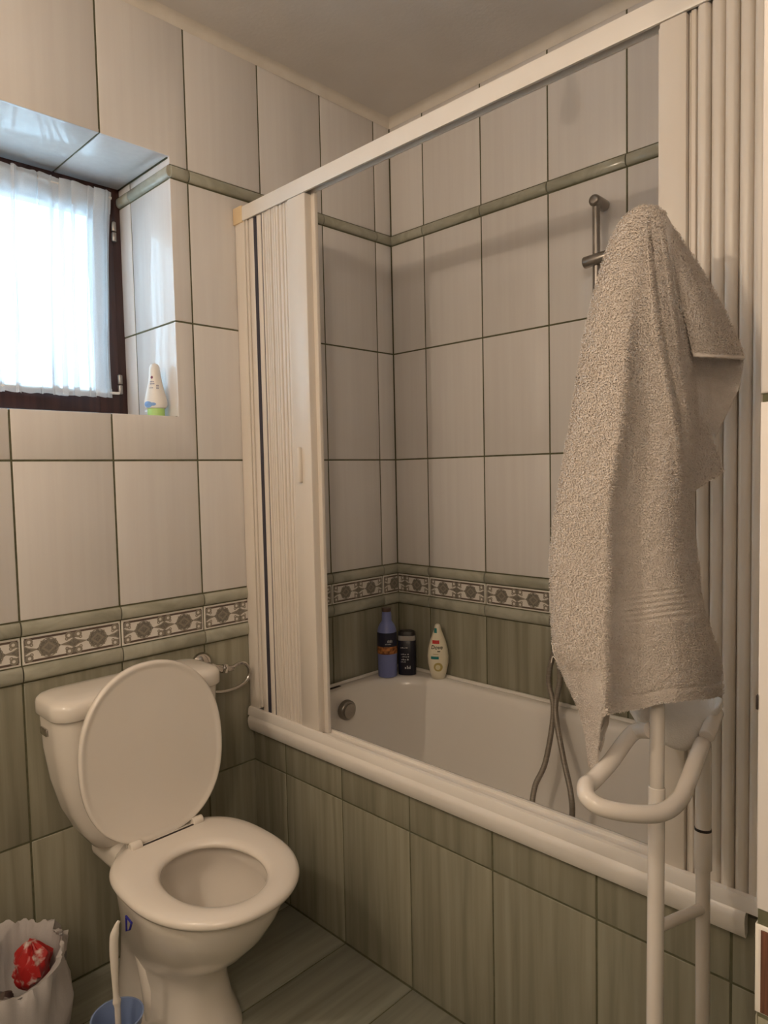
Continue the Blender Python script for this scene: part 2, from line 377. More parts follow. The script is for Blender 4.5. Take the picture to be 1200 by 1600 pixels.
# ---- wall stub beside the camera: faces +y (tub end) and -x
FE = frame((0, YE, 0), (-1, 0, 0), (0, 0, 1)); FX = frame((XE, 0, 0), (0, -1, 0), (0, 0, 1))
eu = [0] + [.147 + W * k for k in range(0, 5)]; eu = [u for u in eu if u < -XE] + [-XE]
fu = [-YE] + [-YE + W * k for k in range(1, 5)] + [-YF]
for Fm, U in ((FE, eu), (FX, fu)):
    for u0, u1 in zip(U, U[1:]):
        if u1 - u0 < .02: continue
        for (v0, v1, m) in ((0, Zg, M_green_tile), (Zg, Zb3, M_green_tile), (Zb0 + .0015, Zr0, M_white_tile), (Zr0, Zr1, M_white_tile), (Zr1, Zpb, M_white_tile), (Zpb, Zpb + W + .14, M_white_tile)):
            tile(Fm, u0 - (.0024 if u0 == U[0] and Fm is FX else 0), u1, v0, v1 if v1 < ZC else ZC, m, w_end, 'wall_tile' if m is M_white_tile else 'green_tile', .006)
        c = (-DW / 2, -DW / 2 + min(DW, u1 - u0))
        decor(Fm, u0 - (.0015 if u0 == U[0] and Fm is FX else 0), u1, Zb0 - .006 - .0736, Zb0 - .006, w_end, *c)
        tile(Fm, u0, u1, Zb3, Zb0 - .006 - .0736, M_green_tile, w_end, 'green_tile')
bm = B(); box(bm, XE - .0012, XE + .001, YE - .034, YE - .0048, Zb0 - .006 - .070, Zb0 - .006 - .0045); o = obj('brown_band', bm, noisy('brown_glaze', (.09, .045, .03), (.20, .085, .05), (300, 300, 12), .25), w_end, False)
bm = B(); box(bm, XE - .0003, XE + .004, YE - .0012, YE + .0006, 1.125, 1.136, bev=.0004); obj('chipped_edge', bm, M_dark, w_end)
# ---- left wall (behind the photographer's left shoulder), plain tile rows
FLw = frame((XL, 0, 0), (0, 1, 0), (0, 0, 1)); lu = [YF + W * k for k in range(0, 11)] + [0]; lu = [u for u in lu if u < -.03] + [0]
for u0, u1 in zip(lu, lu[1:]):
    for (v0, v1, m) in rows: tile(FLw, u0, u1, v0, v1, m, w_left, 'wall_tile' if m is M_white_tile else 'green_tile')
    for (v0, v1) in ((Zb3, Zb2), (Zb1, Zb0), (Zpb, Zpt)): pencil(FLw, u0, u1, v0, v1, w_left)
    decor(FLw, u0, u1, Zb2, Zb1, w_left, -DW / 2, -DW / 2 + min(DW, u1 - u0))
# ---- coving between walls and ceiling
def cove(name, pts):
    bm = B(); s = ZC - Ztop + .004; S = []
    for (p, n) in pts:
        p = Vector(p); n = Vector(n); sec = [(0, 0), (0, -s)] + [((s * (1 - math.cos(a))) * .9, -s * (1 - math.sin(a)) * .95) for a in (0.3, .8, 1.2)] + [(s, 0)]
        S.append([p + n * (a + (.0006 if a > 0 or b < 0 else -.004)) + Vector((0, 0, b)) for a, b in sec])
    rings(bm, S); return struct(obj(name, bm, M_cove))
cove('trim_1', [((XL, 0, ZC), (0, -1, 0)), ((-.001, 0, ZC), (0, -1, 0))])
cove('trim_2', [((0, 0, ZC), (-1, 0, 0)), ((0, YE, ZC), (-1, 0, 0))])

# ------------------------------------------------------------------ bare bulb hanging from the ceiling (its shadow falls on the tub wall)
pb = empty('pendant_bulb', (-1.2, -.80, ZC)); tag(pb, 'small bare bulb hanging on a short cord from the ceiling', 'lamp')
bm = B(); lathe(bm, [(.004, -.001), (.022, -.001), (.020, -.012), (.006, -.016)], 20); obj('ceiling_rose', bm, M_pvc, pb)
bm = B(); cyl(bm, (0, 0, -.012), (.004, 0, -.215), .0035, 10); obj('cord', bm, M_pvc, pb)
bm = B(); cyl(bm, (.004, 0, -.205), (.004, 0, -.245), .0095, 18, .002); obj('socket', bm, M_pvc, pb)
bm = B(); lathe(bm, [(.008, -.243), (.0105, -.255), (.0165, -.272), (.0195, -.288), (.0185, -.302), (.013, -.312), (.004, -.316)], 22, Matrix.Translation((.004, 0, 0))); obj('glass_bulb', bm, principled('opal_bulb', (.80, .78, .74), .2), pb)

# ------------------------------------------------------------------ window
win = empty('window_1', (NX1, NY, NZ0)); struct(win)
def wpart(name, bm, mat, par=None, **k):
    o = obj(name, bm, mat, par or win, **k)
    if not par: o.matrix_parent_inverse = Matrix.Translation((-NX1, -NY, -NZ0))
    return o
x0, x1, z0, z1, y = NX0, NX1, NZ0, NZ1, NY
for nm, b in (('frame_bar', (x1 - .026, x1 + .004, y - .005, y + .05, z0 - .004, z1 + .004)), ('frame_bar', (x0 - .004, x0 + .026, y - .005, y + .05, z0 - .004, z1 + .004)), ('frame_bar', (x0 + .026, x1 - .026, y - .005, y + .05, z1 - .028, z1 + .004)), ('frame_bar', (x0 + .026, x1 - .026, y - .005, y + .05, z0 - .004, z0 + .028))):
    bm = B(); box(bm, *b, bev=.002); wpart(nm, bm, M_wood)
sx0, sx1, sz0, sz1 = x0 + .029, x1 - .029, z0 + .031, z1 - .031
for b in ((sx1 - .062, sx1, sz0, sz1), (sx0, sx0 + .062, sz0, sz1), (sx0 + .062, sx1 - .062, sz1 - .062, sz1), (sx0 + .062, sx1 - .062, sz0, sz0 + .062)):
    bm = B(); box(bm, b[0], b[1], y - .015, y + .035, b[2], b[3], bev=.003); wpart('sash_bar', bm, M_wood)
bm = B(); box(bm, sx0 + .05, sx1 - .05, y + .012, y + .016, sz0 + .05, sz1 - .05); wpart('pane', bm, M_glass, smooth=False)
for hz in (2.075, 1.605):
    bm = B(); cyl(bm, (x1 - .028, y - .019, hz - .03), (x1 - .028, y - .019, hz - .002), .0075, 14, .002); cyl(bm, (x1 - .028, y - .019, hz + .001), (x1 - .028, y - .019, hz + .03), .0075, 14, .002)
    wpart('hinge', bm, M_hinge)
for gx in (-1.06, -1.24, -1.42, -1.60):
    pass
# curtain on two thin rods
cur = empty('net_curtain', (-1.33, y - .03, 1.57)); tag(cur, 'sheer white net curtain gathered on thin rods across the window', 'curtain')
CI = Matrix.Translation((1.33, -(y - .03), -1.57))
def cpart(name, bm, mat, **k): o = obj(name, bm, mat, cur, **k); o.matrix_parent_inverse = CI; return o
cx1 = -.938; cx0 = -1.74; ztop, zbot = 2.176, 1.572
def cfold(t, z):
    s = (z - zbot) / (ztop - zbot)
    a = math.sin(t * 61 + 1.2 * math.sin(t * 17)) * .006 + math.sin(t * 143 + 3 * math.sin(t * 9)) * .0035 + math.sin(t * 27 + 2) * .004
    a += .007 * math.cos(t * 118 + 2.2 * math.sin(t * 23)) + .003 * math.cos(t * 260 + 4 * math.sin(t * 31))
    return a * (.65 + .5 * math.sin(s * PI)) * .8 + .002 * math.sin(z * 18 + t * 12)
SF = [(-1.262, .010), (-1.228, .014), (-1.186, .009), (-1.150, .012), (-1.118, .019), (-1.086, .017), (-1.056, .018), (-1.030, .010), (-1.006, .013), (-.984, .009), (-1.31, .016), (-1.36, .012), (-1.41, .017), (-1.47, .012), (-1.53, .016), (-1.60, .013), (-1.66, .015)]
def sfold(t):
    dx = dy = 0
    for xc, a in SF:
        q = (t - (xc - cx0) / (cx1 - cx0)) / .0065
        if abs(q) < 5: g = q * math.exp(-q * q / 2); dx -= a * g * .8; dy += .5 * a * g
    return dx, dy
def curtain_sheet(za, zb, nz, nx, off=0, amp=1, rag=0):
    bm = B(); R = []
    for j in range(nz + 1):
        z = za + (zb - za) * j / nz; r = []
        for i in range(nx + 1):
            t = i / nx; zz = z
            e = .016 * math.sin(PI * min(1, max(0, (z - zbot) / (ztop - zbot)))) ** 1.0
            xr = cx1 + .001 - e * .35 - .022 * (1 - (z - zbot) / (ztop - zbot))
            x = cx0 + (xr - cx0) * t + .013 * math.sin(t * 118 + 2.2 * math.sin(t * 23)) * min(1, (1 - t) * 12) + .006 * math.sin(t * 260 + 4 * math.sin(t * 31)) * min(1, (1 - t) * 12)
            fx, fy = sfold(t); fk = .55 + .45 * math.sin(z * 9 + t * 40); x += fx * fk
            if rag: zz = z + rag * noise.noise(Vector((t * 90, j * .3, 2)))
            r.append(Vector((x, y - .034 + off - cfold(t, z) * amp - fy * fk, zz)))
        R.append(r)
    rings(bm, R, closed=False); return bm
cpart('voile', curtain_sheet(zbot, ztop, 40, 1300), M_sheer)
cpart('voile_lining', curtain_sheet(zbot + .01, ztop - .01, 30, 300, .010, 1.35), M_sheer) if False else None
cpart('top_heading', curtain_sheet(ztop - .055, ztop + .012, 8, 900, -.003, .9, .006), M_sheer)
cpart('bottom_hem', curtain_sheet(zbot - .012, zbot + .014, 6, 900, -.003, .9, .006), M_sheer)
for z in (ztop - .004, zbot + .004):
    bm = B(); cyl(bm, (cx0 - .012, y - .030, z), (cx1 + .003, y - .030, z), .0045, 10); cpart('curtain_rod', bm, M_tube)

# ------------------------------------------------------------------ bathtub
TZ = .572
tub = empty('bathtub', (-.34, -.82, 0)); tag(tub, 'white acrylic bathtub set behind a green tiled apron', 'bathtub')
TI = Matrix.Translation((.34, .82, 0))
def tpart(name, bm, mat, par=None, **k):
    o = obj(name, bm, mat, par or tub, **k)
    if not par: o.matrix_parent_inverse = TI
    return o
bm = B()
def rr(x0, x1, y0, y1, r, z): return rrect(x0, x1, y0, y1, r, 10, 12, z)
ix0, ix1, iy0, iy1 = -.610, -.052, -1.575, -.062
R_ = [rr(-.666, -.0035, -1.655, -.0035, .004, TZ - .05), rr(-.666, -.0035, -1.655, -.0035, .004, TZ - .004), rr(-.665, -.006, -1.652, -.006, .006, TZ),
      rr(ix0 - .012, ix1 + .012, iy0 - .012, iy1 + .012, .225, TZ), rr(ix0 - .004, ix1 + .004, iy0 - .004, iy1 + .004, .22, TZ - .003), rr(ix0 + .004, ix1 - .004, iy0 + .004, iy1 - .004, .215, TZ - .012),
      rr(ix0 + .009, ix1 - .009, iy0 + .010, iy1 - .010, .21, TZ - .03), rr(ix0 + .016, ix1 - .016, iy0 + .03, iy1 - .022, .20, TZ - .12), rr(ix0 + .03, ix1 - .03, iy0 + .07, iy1 - .045, .19, TZ - .26),
      rr(ix0 + .055, ix1 - .055, iy0 + .12, iy1 - .075, .17, TZ - .36), rr(ix0 + .085, ix1 - .085, iy0 + .16, iy1 - .11, .15, TZ - .395), rr(ix0 + .13, ix1 - .13, iy0 + .22, iy1 - .17, .11, TZ - .405), rr(ix0 + .2, ix1 - .2, iy0 + .4, iy1 - .4, .05, TZ - .405)]
rings(bm, R_, cap0=False)
tpart('tub_shell', bm, M_acrylic, angle=60)
bm = B(); cyl(bm, (-.36, iy1 - .015, .508), (-.36, iy1 - .040, .506), .034, 32, .006); ov = tpart('overflow_knob', bm, M_steel)
bm = B(); cyl(bm, (-.36, iy1 - .040, .506), (-.36, iy1 - .045, .506), .026, 32, .002); k = obj('knob_face', bm, M_steel, ov); k.matrix_parent_inverse = TI @ Matrix() if False else Matrix(); k.matrix_world = Matrix()
bm = B(); box(bm, -.385, -.335, -.036, -.024, TZ - .004, TZ + .0012, bev=.001); tpart('rim_slot', bm, M_dark)  # solid dark inlay, its colour stands in for the shade inside the slot
bm = B(); tube(bm, [(-.012, -.012, TZ + .001), (-.012, YE + .01, TZ + .001)], .008, 10); tube(bm, [(-.012, -.012, TZ + .001), (-.64, -.012, TZ + .001)], .007, 10); tpart('sealant_bead', bm, M_caulk)
# tiled apron in front of the tub
bm = B(); box(bm, PX + G, PX + .008, YE + .001, -.001, 0, TZ - .052); apron = struct(obj('wall_apron', bm, M_grout, None, False))
FP = frame((PX, 0, 0), (0, -1, 0), (0, 0, 1))
pu = [0, CP] + [CP + W * k for k in range(1, 6)] + [-YE]
for u0, u1 in zip(pu, pu[1:]):
    tile(FP, u0, u1, 0, Zg, M_green_tile, apron, 'green_tile', .0042); tile(FP, u0, u1, Zg, .545, M_green_tile, apron, 'green_tile', .0042)

# ------------------------------------------------------------------ folding shower screen with its rails
scr = empty('folding_shower_screen', (-.68, -.8, TZ)); tag(scr, 'cream plastic folding shower screen, slats stacked at both ends of white rails', 'shower screen')
SI = Matrix.Translation((.68, .8, -TZ))
def spart(name, bm, mat, par=None, **k):
    o = obj(name, bm, mat, par or scr, **k)
    if not par: o.matrix_parent_inverse = SI
    return o
FXs = -.692           # front of the rails
def yrail(poly, y0, y1, mat, name):
    bm = B(); rings(bm, [[Vector((x, y, z)) for x, z in poly] for y in (y0, y1)]); return spart(name, bm, mat, angle=35)
yrail([(FXs, 2.072), (FXs - .001, 2.076), (FXs - .001, 2.109), (FXs, 2.113), (FXs + .030, 2.113), (FXs + .030, 2.072), (FXs + .026, 2.072), (FXs + .026, 2.084), (FXs + .005, 2.084), (FXs + .005, 2.072)], YE + .002, -.045, M_rail, 'top_rail')
bm = B(); box(bm, FXs - .003, FXs + .033, -.047, -.002, 2.068, 2.117, bev=.002); spart('rail_end_cap', bm, M_pvc_old)
yrail([(-.701, TZ - .010), (-.699, TZ + .008), (-.696, TZ + .014), (-.689, TZ + .016), (-.684, TZ + .014), (-.684, TZ + .006), (-.654, TZ + .006), (-.654, TZ + .014), (-.648, TZ + .014), (-.646, TZ + .001), (-.690, TZ + .001)], YE + .002, -.004, M_rail, 'bottom_track')
yrail([(-.690, TZ - .012), (-.700, TZ - .010), (-.706, TZ - .017), (-.7075, TZ - .026), (-.7045, TZ - .046), (-.699, TZ - .056), (-.695, TZ - .056), (-.690, TZ - .05)], -1.456, -.012, M_rail, 'cover_strip')
def vslat(name, y0, y1, xf, xb, z0, z1, mat=M_pvc, r=.003, bow=0.0, tilt=0):
    """vertical slat between y0 > y1, front face at xf"""
    P = []; n = 6
    for k in range(n + 1):
        t = k / n; P.append((xf - bow * math.sin(PI * t) + (r * (1 - math.sin(PI * min(1, t * n / 1.0) / 2)) if k == 0 else (r if k == n else 0)), y0 + (y1 - y0) * t))
    P += [(xb, y1), (xb, y0)]
    bm = B(); rings(bm, [[Vector((x, y, z)) for x, y in P] for z in (z0, z1)]); return spart(name, bm, mat, angle=50)
zb, zt = TZ + .0075, 2.0718
# left stack: wall profile, seals, folded slats, lead bar
vslat('wall_profile', -.002, -.050, -.690, -.655, TZ + .0165, 2.0718, r=.002)
vslat('profile_lip', -.052, -.062, -.686, -.66, TZ + .022, zt, r=.001)
vslat('profile_lip', -.064, -.088, -.684, -.662, zb, zt, r=.003)
vslat('rubber_seal', -.089, -.104, -.6835, -.662, zb, zt, M_rubber, r=.001)
vslat('slat', -.105, -.125, -.684, -.660, zb, zt, r=.003, bow=.001)
vslat('rubber_seal', -.126, -.1325, -.682, -.662, zb, zt, M_rubber, r=.001)
ry = random.Random(11); yy = -.133; n = 10
ws = [.0105, .012, .0105, .0115, .0125, .011, .0125, .0155, .014, .0145]; s_ = .126 / sum(ws)
for k, w_ in enumerate(ws):
    w_ *= s_; vslat('slat', yy - .0004, yy - w_ + .0004 + (.0012 if k in (3, 6, 7, 8) else 0), -.685 + ry.uniform(-.0015, .002), -.655, zb + ry.uniform(0, .004), zt, r=.0035, bow=.0012); yy -= w_
bm = B(); box(bm, -.690, -.662, -.337, -.2605, zb, zt, bev=.003); lead = spart('lead_bar', bm, M_pvc)
bm = B(); box(bm, -.668, -.656, -.352, -.336, zb, zt, bev=.002); spart('magnet_strip', bm, M_pvc)
bm = B(); box(bm, -.702, -.689, -.298, -.286, 1.288, 1.388, bev=.004, seg=3); h = obj('handle', bm, M_pvc_old, lead); h.data.materials[0] = M_pvc
# right stack
bm = B(); box(bm, -.690, -.662, -1.350, -1.3035, zb, zt, bev=.003); spart('lead_bar', bm, M_pvc)
bm = B(); box(bm, -.676, -.656, -1.3045, -1.296, zb, zt, bev=.002); spart('magnet_strip', bm, M_pvc)
vslat('rubber_seal', -1.3505, -1.354, -.680, -.664, zb, zt, M_pvc, r=.001)
vslat('slat', -1.3545, -1.364, -.684, -.660, zb, zt, r=.002)
yy = -1.365; k = 0
while yy > -1.64:
    w_ = .0222; vslat('slat', yy - .0003, yy - w_ + (.0016 if k % 2 == 0 else .0005), -.686 + (.002 if k % 2 else 0), -.655, zb, zt, r=.0045, bow=.0018); yy -= w_; k += 1
vslat('wall_profile', yy - .001, YE + .003, -.690, -.655, TZ + .02, 2.0718, r=.002)

# ------------------------------------------------------------------ toilet
TX = -1.118
toi = empty('toilet', (TX, -.35, 0)); tag(toi, 'white close-coupled toilet with its lid raised against the cistern', 'toilet')
TOI = Matrix.Translation((-TX, .35, 0))
def opart(name, bm, mat, par=None, **k):
    o = obj(name, bm, mat, par or toi, **k)
    if not par: o.matrix_parent_inverse = TOI
    else: o.matrix_parent_inverse = Matrix()
    return o
def egg(cx, hx, yb, yf, z, n=64, pw=2.2, shift=.46, pwb=None):
    """egg outline, yb back (towards wall), yf front; widest at 'shift' from the back"""
    P = []; yc = yb + (yf - yb) * shift
    for k in range(n):
        a = 2 * PI * k / n; c, s = math.cos(a), math.sin(a)
        pp = pwb if (pwb and s > 0) else pw
        x = hx * math.copysign(abs(c) ** (2 / pp), c); ly = (yb - yc) if s > 0 else (yc - yf)
        P.append(Vector((cx + x, yc + ly * math.copysign(abs(s) ** (2 / pp), s), z)))
    return P
# bowl with pedestal, hollow inside
bm = B()
O = [egg(TX, .118, -.09, -.47, 0, pw=2.8), egg(TX, .116, -.09, -.468, .012, pw=2.8), egg(TX, .104, -.095, -.445, .06, pw=2.6), egg(TX, .098, -.10, -.435, .12, pw=2.5), egg(TX, .100, -.105, -.445, .165, pw=2.4),
     egg(TX, .108, -.11, -.475, .195, shift=.5), egg(TX, .122, -.12, -.53, .232, shift=.54), egg(TX, .138, -.13, -.578, .28, shift=.58), egg(TX, .154, -.14, -.613, .33, shift=.60), egg(TX, .164, -.145, -.632, .37, shift=.60), egg(TX, .168, -.15, -.638, .398, shift=.6), egg(TX, .165, -.155, -.634, .404, shift=.6)]
I = [egg(TX, .128, -.30, -.60, .404, shift=.5), egg(TX, .123, -.305, -.595, .396, shift=.5), egg(TX, .122, -.308, -.592, .365, shift=.5), egg(TX, .126, -.30, -.597, .352, shift=.5), egg(TX, .112, -.31, -.57, .30, shift=.5), egg(TX, .08, -.33, -.52, .235, shift=.5), egg(TX, .045, -.35, -.45, .20, shift=.5), egg(TX, .03, -.36, -.43, .19, shift=.5)]
rings(bm, O + I, cap0=True, cap1=True)
bowl = opart('bowl', bm, M_porcelain, angle=55)
bm = B(); box(bm, TX - .10, TX + .10, -.235, -.03, .335, .402, bev=.02, seg=4); opart('cistern_shelf', bm, M_porcelain)
for s in (-1, 1):   # trapway ridge on the pedestal side
    bm = B(); tube(bm, catmull([(TX + s * .080, -.33, .0), (TX + s * .078, -.32, .08), (TX + s * .080, -.30, .16), (TX + s * .083, -.28, .22)], 6), .026, 14); opart('trapway_ridge', bm, M_porcelain)
bm = B(); rings(bm, [egg(TX, .038, -.345, -.465, .213), egg(TX, .036, -.347, -.462, .2135)]); opart('water', bm, principled('bowl_water', (.55, .52, .46), .03), bowl)
# cistern: tapered tank
def tank(hx, yb, yf, z, r): return rrect(TX - hx, TX + hx, yf, yb, r, 8, 6, z)
bm = B(); rings(bm, [tank(.105, -.035, -.145, .392, .03), tank(.125, -.030, -.158, .402, .035), tank(.150, -.026, -.165, .44, .04), tank(.178, -.024, -.172, .50, .045), tank(.200, -.022, -.180, .58, .05), tank(.212, -.022, -.186, .66, .05), tank(.217, -.022, -.190, .745, .05)]); opart('cistern', bm, M_porcelain, angle=60)
bm = B(); rings(bm, [tank(.221, -.018, -.195, .747, .048), tank(.224, -.017, -.198, .751, .05), tank(.224, -.017, -.198, .776, .05), tank(.2215, -.019, -.1955, .784, .049), tank(.215, -.025, -.189, .790, .046), tank(.200, -.035, -.175, .794, .04), tank(.16, -.06, -.14, .796, .03)]); cl = opart('cistern_lid', bm, M_porcelain, angle=60)
bm = B(); box(bm, TX - .2215, TX - .209, -.115, -.075, .702, .720, bev=.003); opart('flush_lever', bm, M_chrome)
# seat ring
bm = B(); n = 72; SZ = .410
def seat_out(d, z): return egg(TX, .187 - d, -.222 - d * .6, -.676 + d, z, n, 2.15, .48, 2.7)
def seat_in(d, z): return egg(TX - .005, .111 + d, -.338 + d, -.623 - d, z, n, 2.1, .5)
L_ = [seat_in(0, SZ), seat_in(-.006, SZ + .006), seat_in(-.006, SZ + .012), seat_in(.002, SZ + .019), seat_in(.014, SZ + .022), seat_out(.03, SZ + .023), seat_out(.010, SZ + .021), seat_out(.002, SZ + .015), seat_out(0, SZ + .008), seat_out(.004, SZ), seat_out(.03, SZ - .002), seat_in(.02, SZ - .002), seat_in(0, SZ)]
rings(bm, L_, cap0=False, cap1=False); bmesh.ops.remove_doubles(bm, verts=bm.verts[:], dist=.00005)
seat = opart('seat', bm, M_seat, angle=60)
# raised lid: oval shell tilted back on the cistern
bm = B(); a = math.radians(4.5)
def lidp(u, v, t):   # u across, v up along the lid, t thickness towards the room
    return Vector((TX - .010 + u, -.252 + v * math.sin(a) * 1.0 - t * math.cos(a), .428 + v * math.cos(a) - t * math.sin(a)))
def lid_ring(d, t):
    P = []; Lh = .432; hx = .186 - d; vc = .215
    for k in range(n):
        q = 2 * PI * k / n; c, s = math.cos(q), math.sin(q)
        lo = vc - d; hi = Lh - vc - d
        pw = 2.15 if s > 0 else 2.35
        u = hx * math.copysign(abs(c) ** (2 / pw), c); v = vc + (hi if s > 0 else lo) * math.copysign(abs(s) ** (2 / pw), s)
        P.append(lidp(u, v, t))
    return P
rings(bm, [lid_ring(.03, -.013), lid_ring(.008, -.011), lid_ring(0, -.005), lid_ring(0, .004), lid_ring(.003, .0075), lid_ring(.007, .008), lid_ring(.012, .0055), lid_ring(.02, .0045), lid_ring(.10, .0045)])
opart('lid', bm, M_seat, angle=60)
for s in (-1, 1):
    bm = B(); cyl(bm, (TX + s * .082 - .014, -.262, SZ + .026), (TX + s * .082 + .014, -.262, SZ + .026), .0115, 18, .002); box(bm, TX + s * .082 - .012, TX + s * .082 + .012, -.262, -.235, SZ - .004, SZ + .028, bev=.003); hg = opart('hinge', bm, M_seat)
bm = B(); box(bm, TX - .068, TX + .068, -.270, -.2655, SZ + .0225, SZ + .0245); opart('hinge_gap_shade', bm, M_dark)  # dark strip painted in for the shade of the gap between the hinges
bm = B()
for P in ([(-.018, .016), (.006, .020), (.014, -.018), (-.006, -.004)],):
    pts = [Vector((TX - .158 - .0, -.42 + u, .358 + v)) for u, v in P]
    tube(bm, pts + [pts[0]], .0024, 6)
for v in bm.verts: v.co.x = TX - .1775 + (v.co.x - (TX - .158)) - (.36 - v.co.z) * -.08
opart('blue_mark', bm, M_blue_ink)
tag(bowl, None)

# ------------------------------------------------------------------ stop valve and hose beside the cistern
val = empty('stop_valve', (-.845, 0, .76)); tag(val, 'chrome angle stop valve with looped hose on the green tiles beside the cistern', 'valve')
VI = Matrix.Translation((.845, 0, -.76))
def vpart(name, bm, mat): o = obj(name, bm, mat, val); o.matrix_parent_inverse = VI; return o
bm = B(); lathe(bm, [(.004, -.0005), (.034, -.0005), (.034, .003), (.026, .014), (.012, .019)], 28, Matrix.Translation((-.856, 0, .757)) @ Matrix.Rotation(PI / 2, 4, 'X')); vpart('flange', bm, M_chrome)
bm = B(); cyl(bm, (-.862, -.012, .755), (-.862, -.055, .755), .011, 20, .002); cyl(bm, (-.872, -.048, .757), (-.815, -.048, .741), .012, 20, .003); cyl(bm, (-.815, -.048, .741), (-.800, -.048, .737), .0145, 6, .001); vpart('valve_body', bm, M_chrome)
bm = B(); cyl(bm, (-.862, -.055, .755), (-.862, -.075, .755), .016, 10, .003); vpart('valve_knob', bm, M_chrome)
bm = B(); cyl(bm, (-.800, -.048, .737), (-.775, -.045, .735), .009, 16, .002); tube(bm, catmull([(-.780, -.045, .736), (-.755, -.042, .742), (-.728, -.038, .737), (-.712, -.036, .712), (-.718, -.036, .688), (-.745, -.036, .672), (-.785, -.038, .668), (-.825, -.042, .672), (-.87, -.05, .69), (-.897, -.06, .71)], 8), .0052, 12); vpart('hose', bm, M_chrome)

# ------------------------------------------------------------------ shower set on the tub wall
sh = empty('shower_set', (0, -.86, 1.3)); tag(sh, 'grey metal shower riser rail with sliding holder and hose on the tiled tub wall', 'shower set')
HI = Matrix.Translation((0, .86, -1.3))
def hpart(name, bm, mat, par=None):
    o = obj(name, bm, mat, par or sh)
    if not par: o.matrix_parent_inverse = HI
    return o
by = -.853; bxx = -.052
bm = B(); cyl(bm, (bxx, by, 1.42), (bxx, by, 2.055), .0105, 20); hpart('riser_rail', bm, M_steel)
for z in (2.064, 1.42):
    bm = B(); cyl(bm, (.001, by, z), (bxx - .018, by, z + .001), .0165, 24, .007); hpart('wall_bracket', bm, M_steel)
bm = B(); cyl(bm, (bxx - .012, by + .034, 1.897), (bxx - .004, by - .055, 1.906), .0165, 24, .005); sl = hpart('slider', bm, M_steel)
bm = B(); tube(bm, catmull([(-.06, -.872, 1.40), (-.07, -.870, 1.47), (-.085, -.868, 1.53), (-.10, -.866, 1.56)], 6), .013, 16); lathe(bm, [(.01, 0), (.046, .004), (.050, .014), (.034, .026), (.01, .03)], 28, Matrix.Translation((-.088, -.862, 1.555)) @ Matrix.Rotation(-2.0, 4, 'Y')); hpart('hand_shower', bm, M_steel)
bm = B(); cyl(bm, (bxx, by - .02, 1.46), (-.075, by - .016, 1.455), .017, 20, .003); hpart('handset_cradle', bm, M_steel)
bm = B(); tube(bm, catmull([(-.06, -.872, 1.40), (-.065, -.862, 1.30), (-.085, -.81, 1.05), (-.085, -.735, .79), (-.085, -.707, .674), (-.105, -.735, .586), (-.155, -.738, .448), (-.19, -.722, .376), (-.22, -.730, .31), (-.24, -.755, .24), (-.25, -.80, .215), (-.24, -.84, .245), (-.215, -.856, .33), (-.20, -.845, .40), (-.155, -.795, .478), (-.105, -.742, .588), (-.085, -.746, .68), (-.085, -.745, .76), (-.08, -.80, .80), (-.07, -.87, .80)], 10), .0082, 12); hpart('hose', bm, M_hose)
bm = B(); cyl(bm, (-.07, -.80, .80), (-.07, -1.06, .80), .024, 24, .006)
for yv in (-.86, -1.0): cyl(bm, (.001, yv, .80), (-.06, yv, .80), .018, 20, .003); cyl(bm, (.001, yv, .80), (-.010, yv, .80), .032, 24, .003)
cyl(bm, (-.075, -.93, .79), (-.17, -.93, .765), .012, 18, .003); cyl(bm, (-.07, -.93, .82), (-.075, -.93, .85), .02, 20, .004); hpart('mixer_tap', bm, M_steel)

# ------------------------------------------------------------------ bottles on the tub rim and the sill
def bottle_shell(bm, prof, N=36, pw=2.0, mat=0):
    """prof rows: z, half width, half depth"""
    R = []
    for z, rx, ry in prof:
        r = []
        for k in range(N):
            a = 2 * PI * k / N; c, s = math.cos(a), math.sin(a)
            r.append(Vector((rx * math.copysign(abs(c) ** (2 / pw), c), ry * math.copysign(abs(s) ** (2 / pw), s), z)))
        R.append(r)
    rings(bm, R, mat=mat)
def at_prof(prof, z):
    for (z0, a0, b0), (z1, a1, b1) in zip(prof, prof[1:]):
        if z0 <= z <= z1 and z1 > z0: t = (z - z0) / (z1 - z0); return a0 + (a1 - a0) * t, b0 + (b1 - b0) * t
    return prof[-1][1:]
def wrap(prof, u, z, e=.0006, pw=2.0):
    rx, ry = at_prof(prof, z); a = max(-1.45, min(1.45, u / max(rx, .004)))
    s, c = math.sin(a), math.cos(a)
    return Vector(((rx + e) * math.copysign(abs(s) ** (2 / pw), s), -(ry + e) * abs(c) ** (2 / pw), z))
def decal(prof, u0, u1, z0, z1, mat, name, par, e=.0006, pw=2.0, fn=None):
    bm = B(); nx, nz = 16, 8; R = []
    for j in range(nz + 1):
        r = []
        for i in range(nx + 1):
            a, b = i / nx, j / nz
            if fn: a2, b2 = fn(a, b)
            else: a2, b2 = a, b
            r.append(wrap(prof, u0 + (u1 - u0) * a2, z0 + (z1 - z0) * b2, e, pw))
        R.append(r)
    rings(bm, R, closed=False); return obj(name, bm, mat, par)
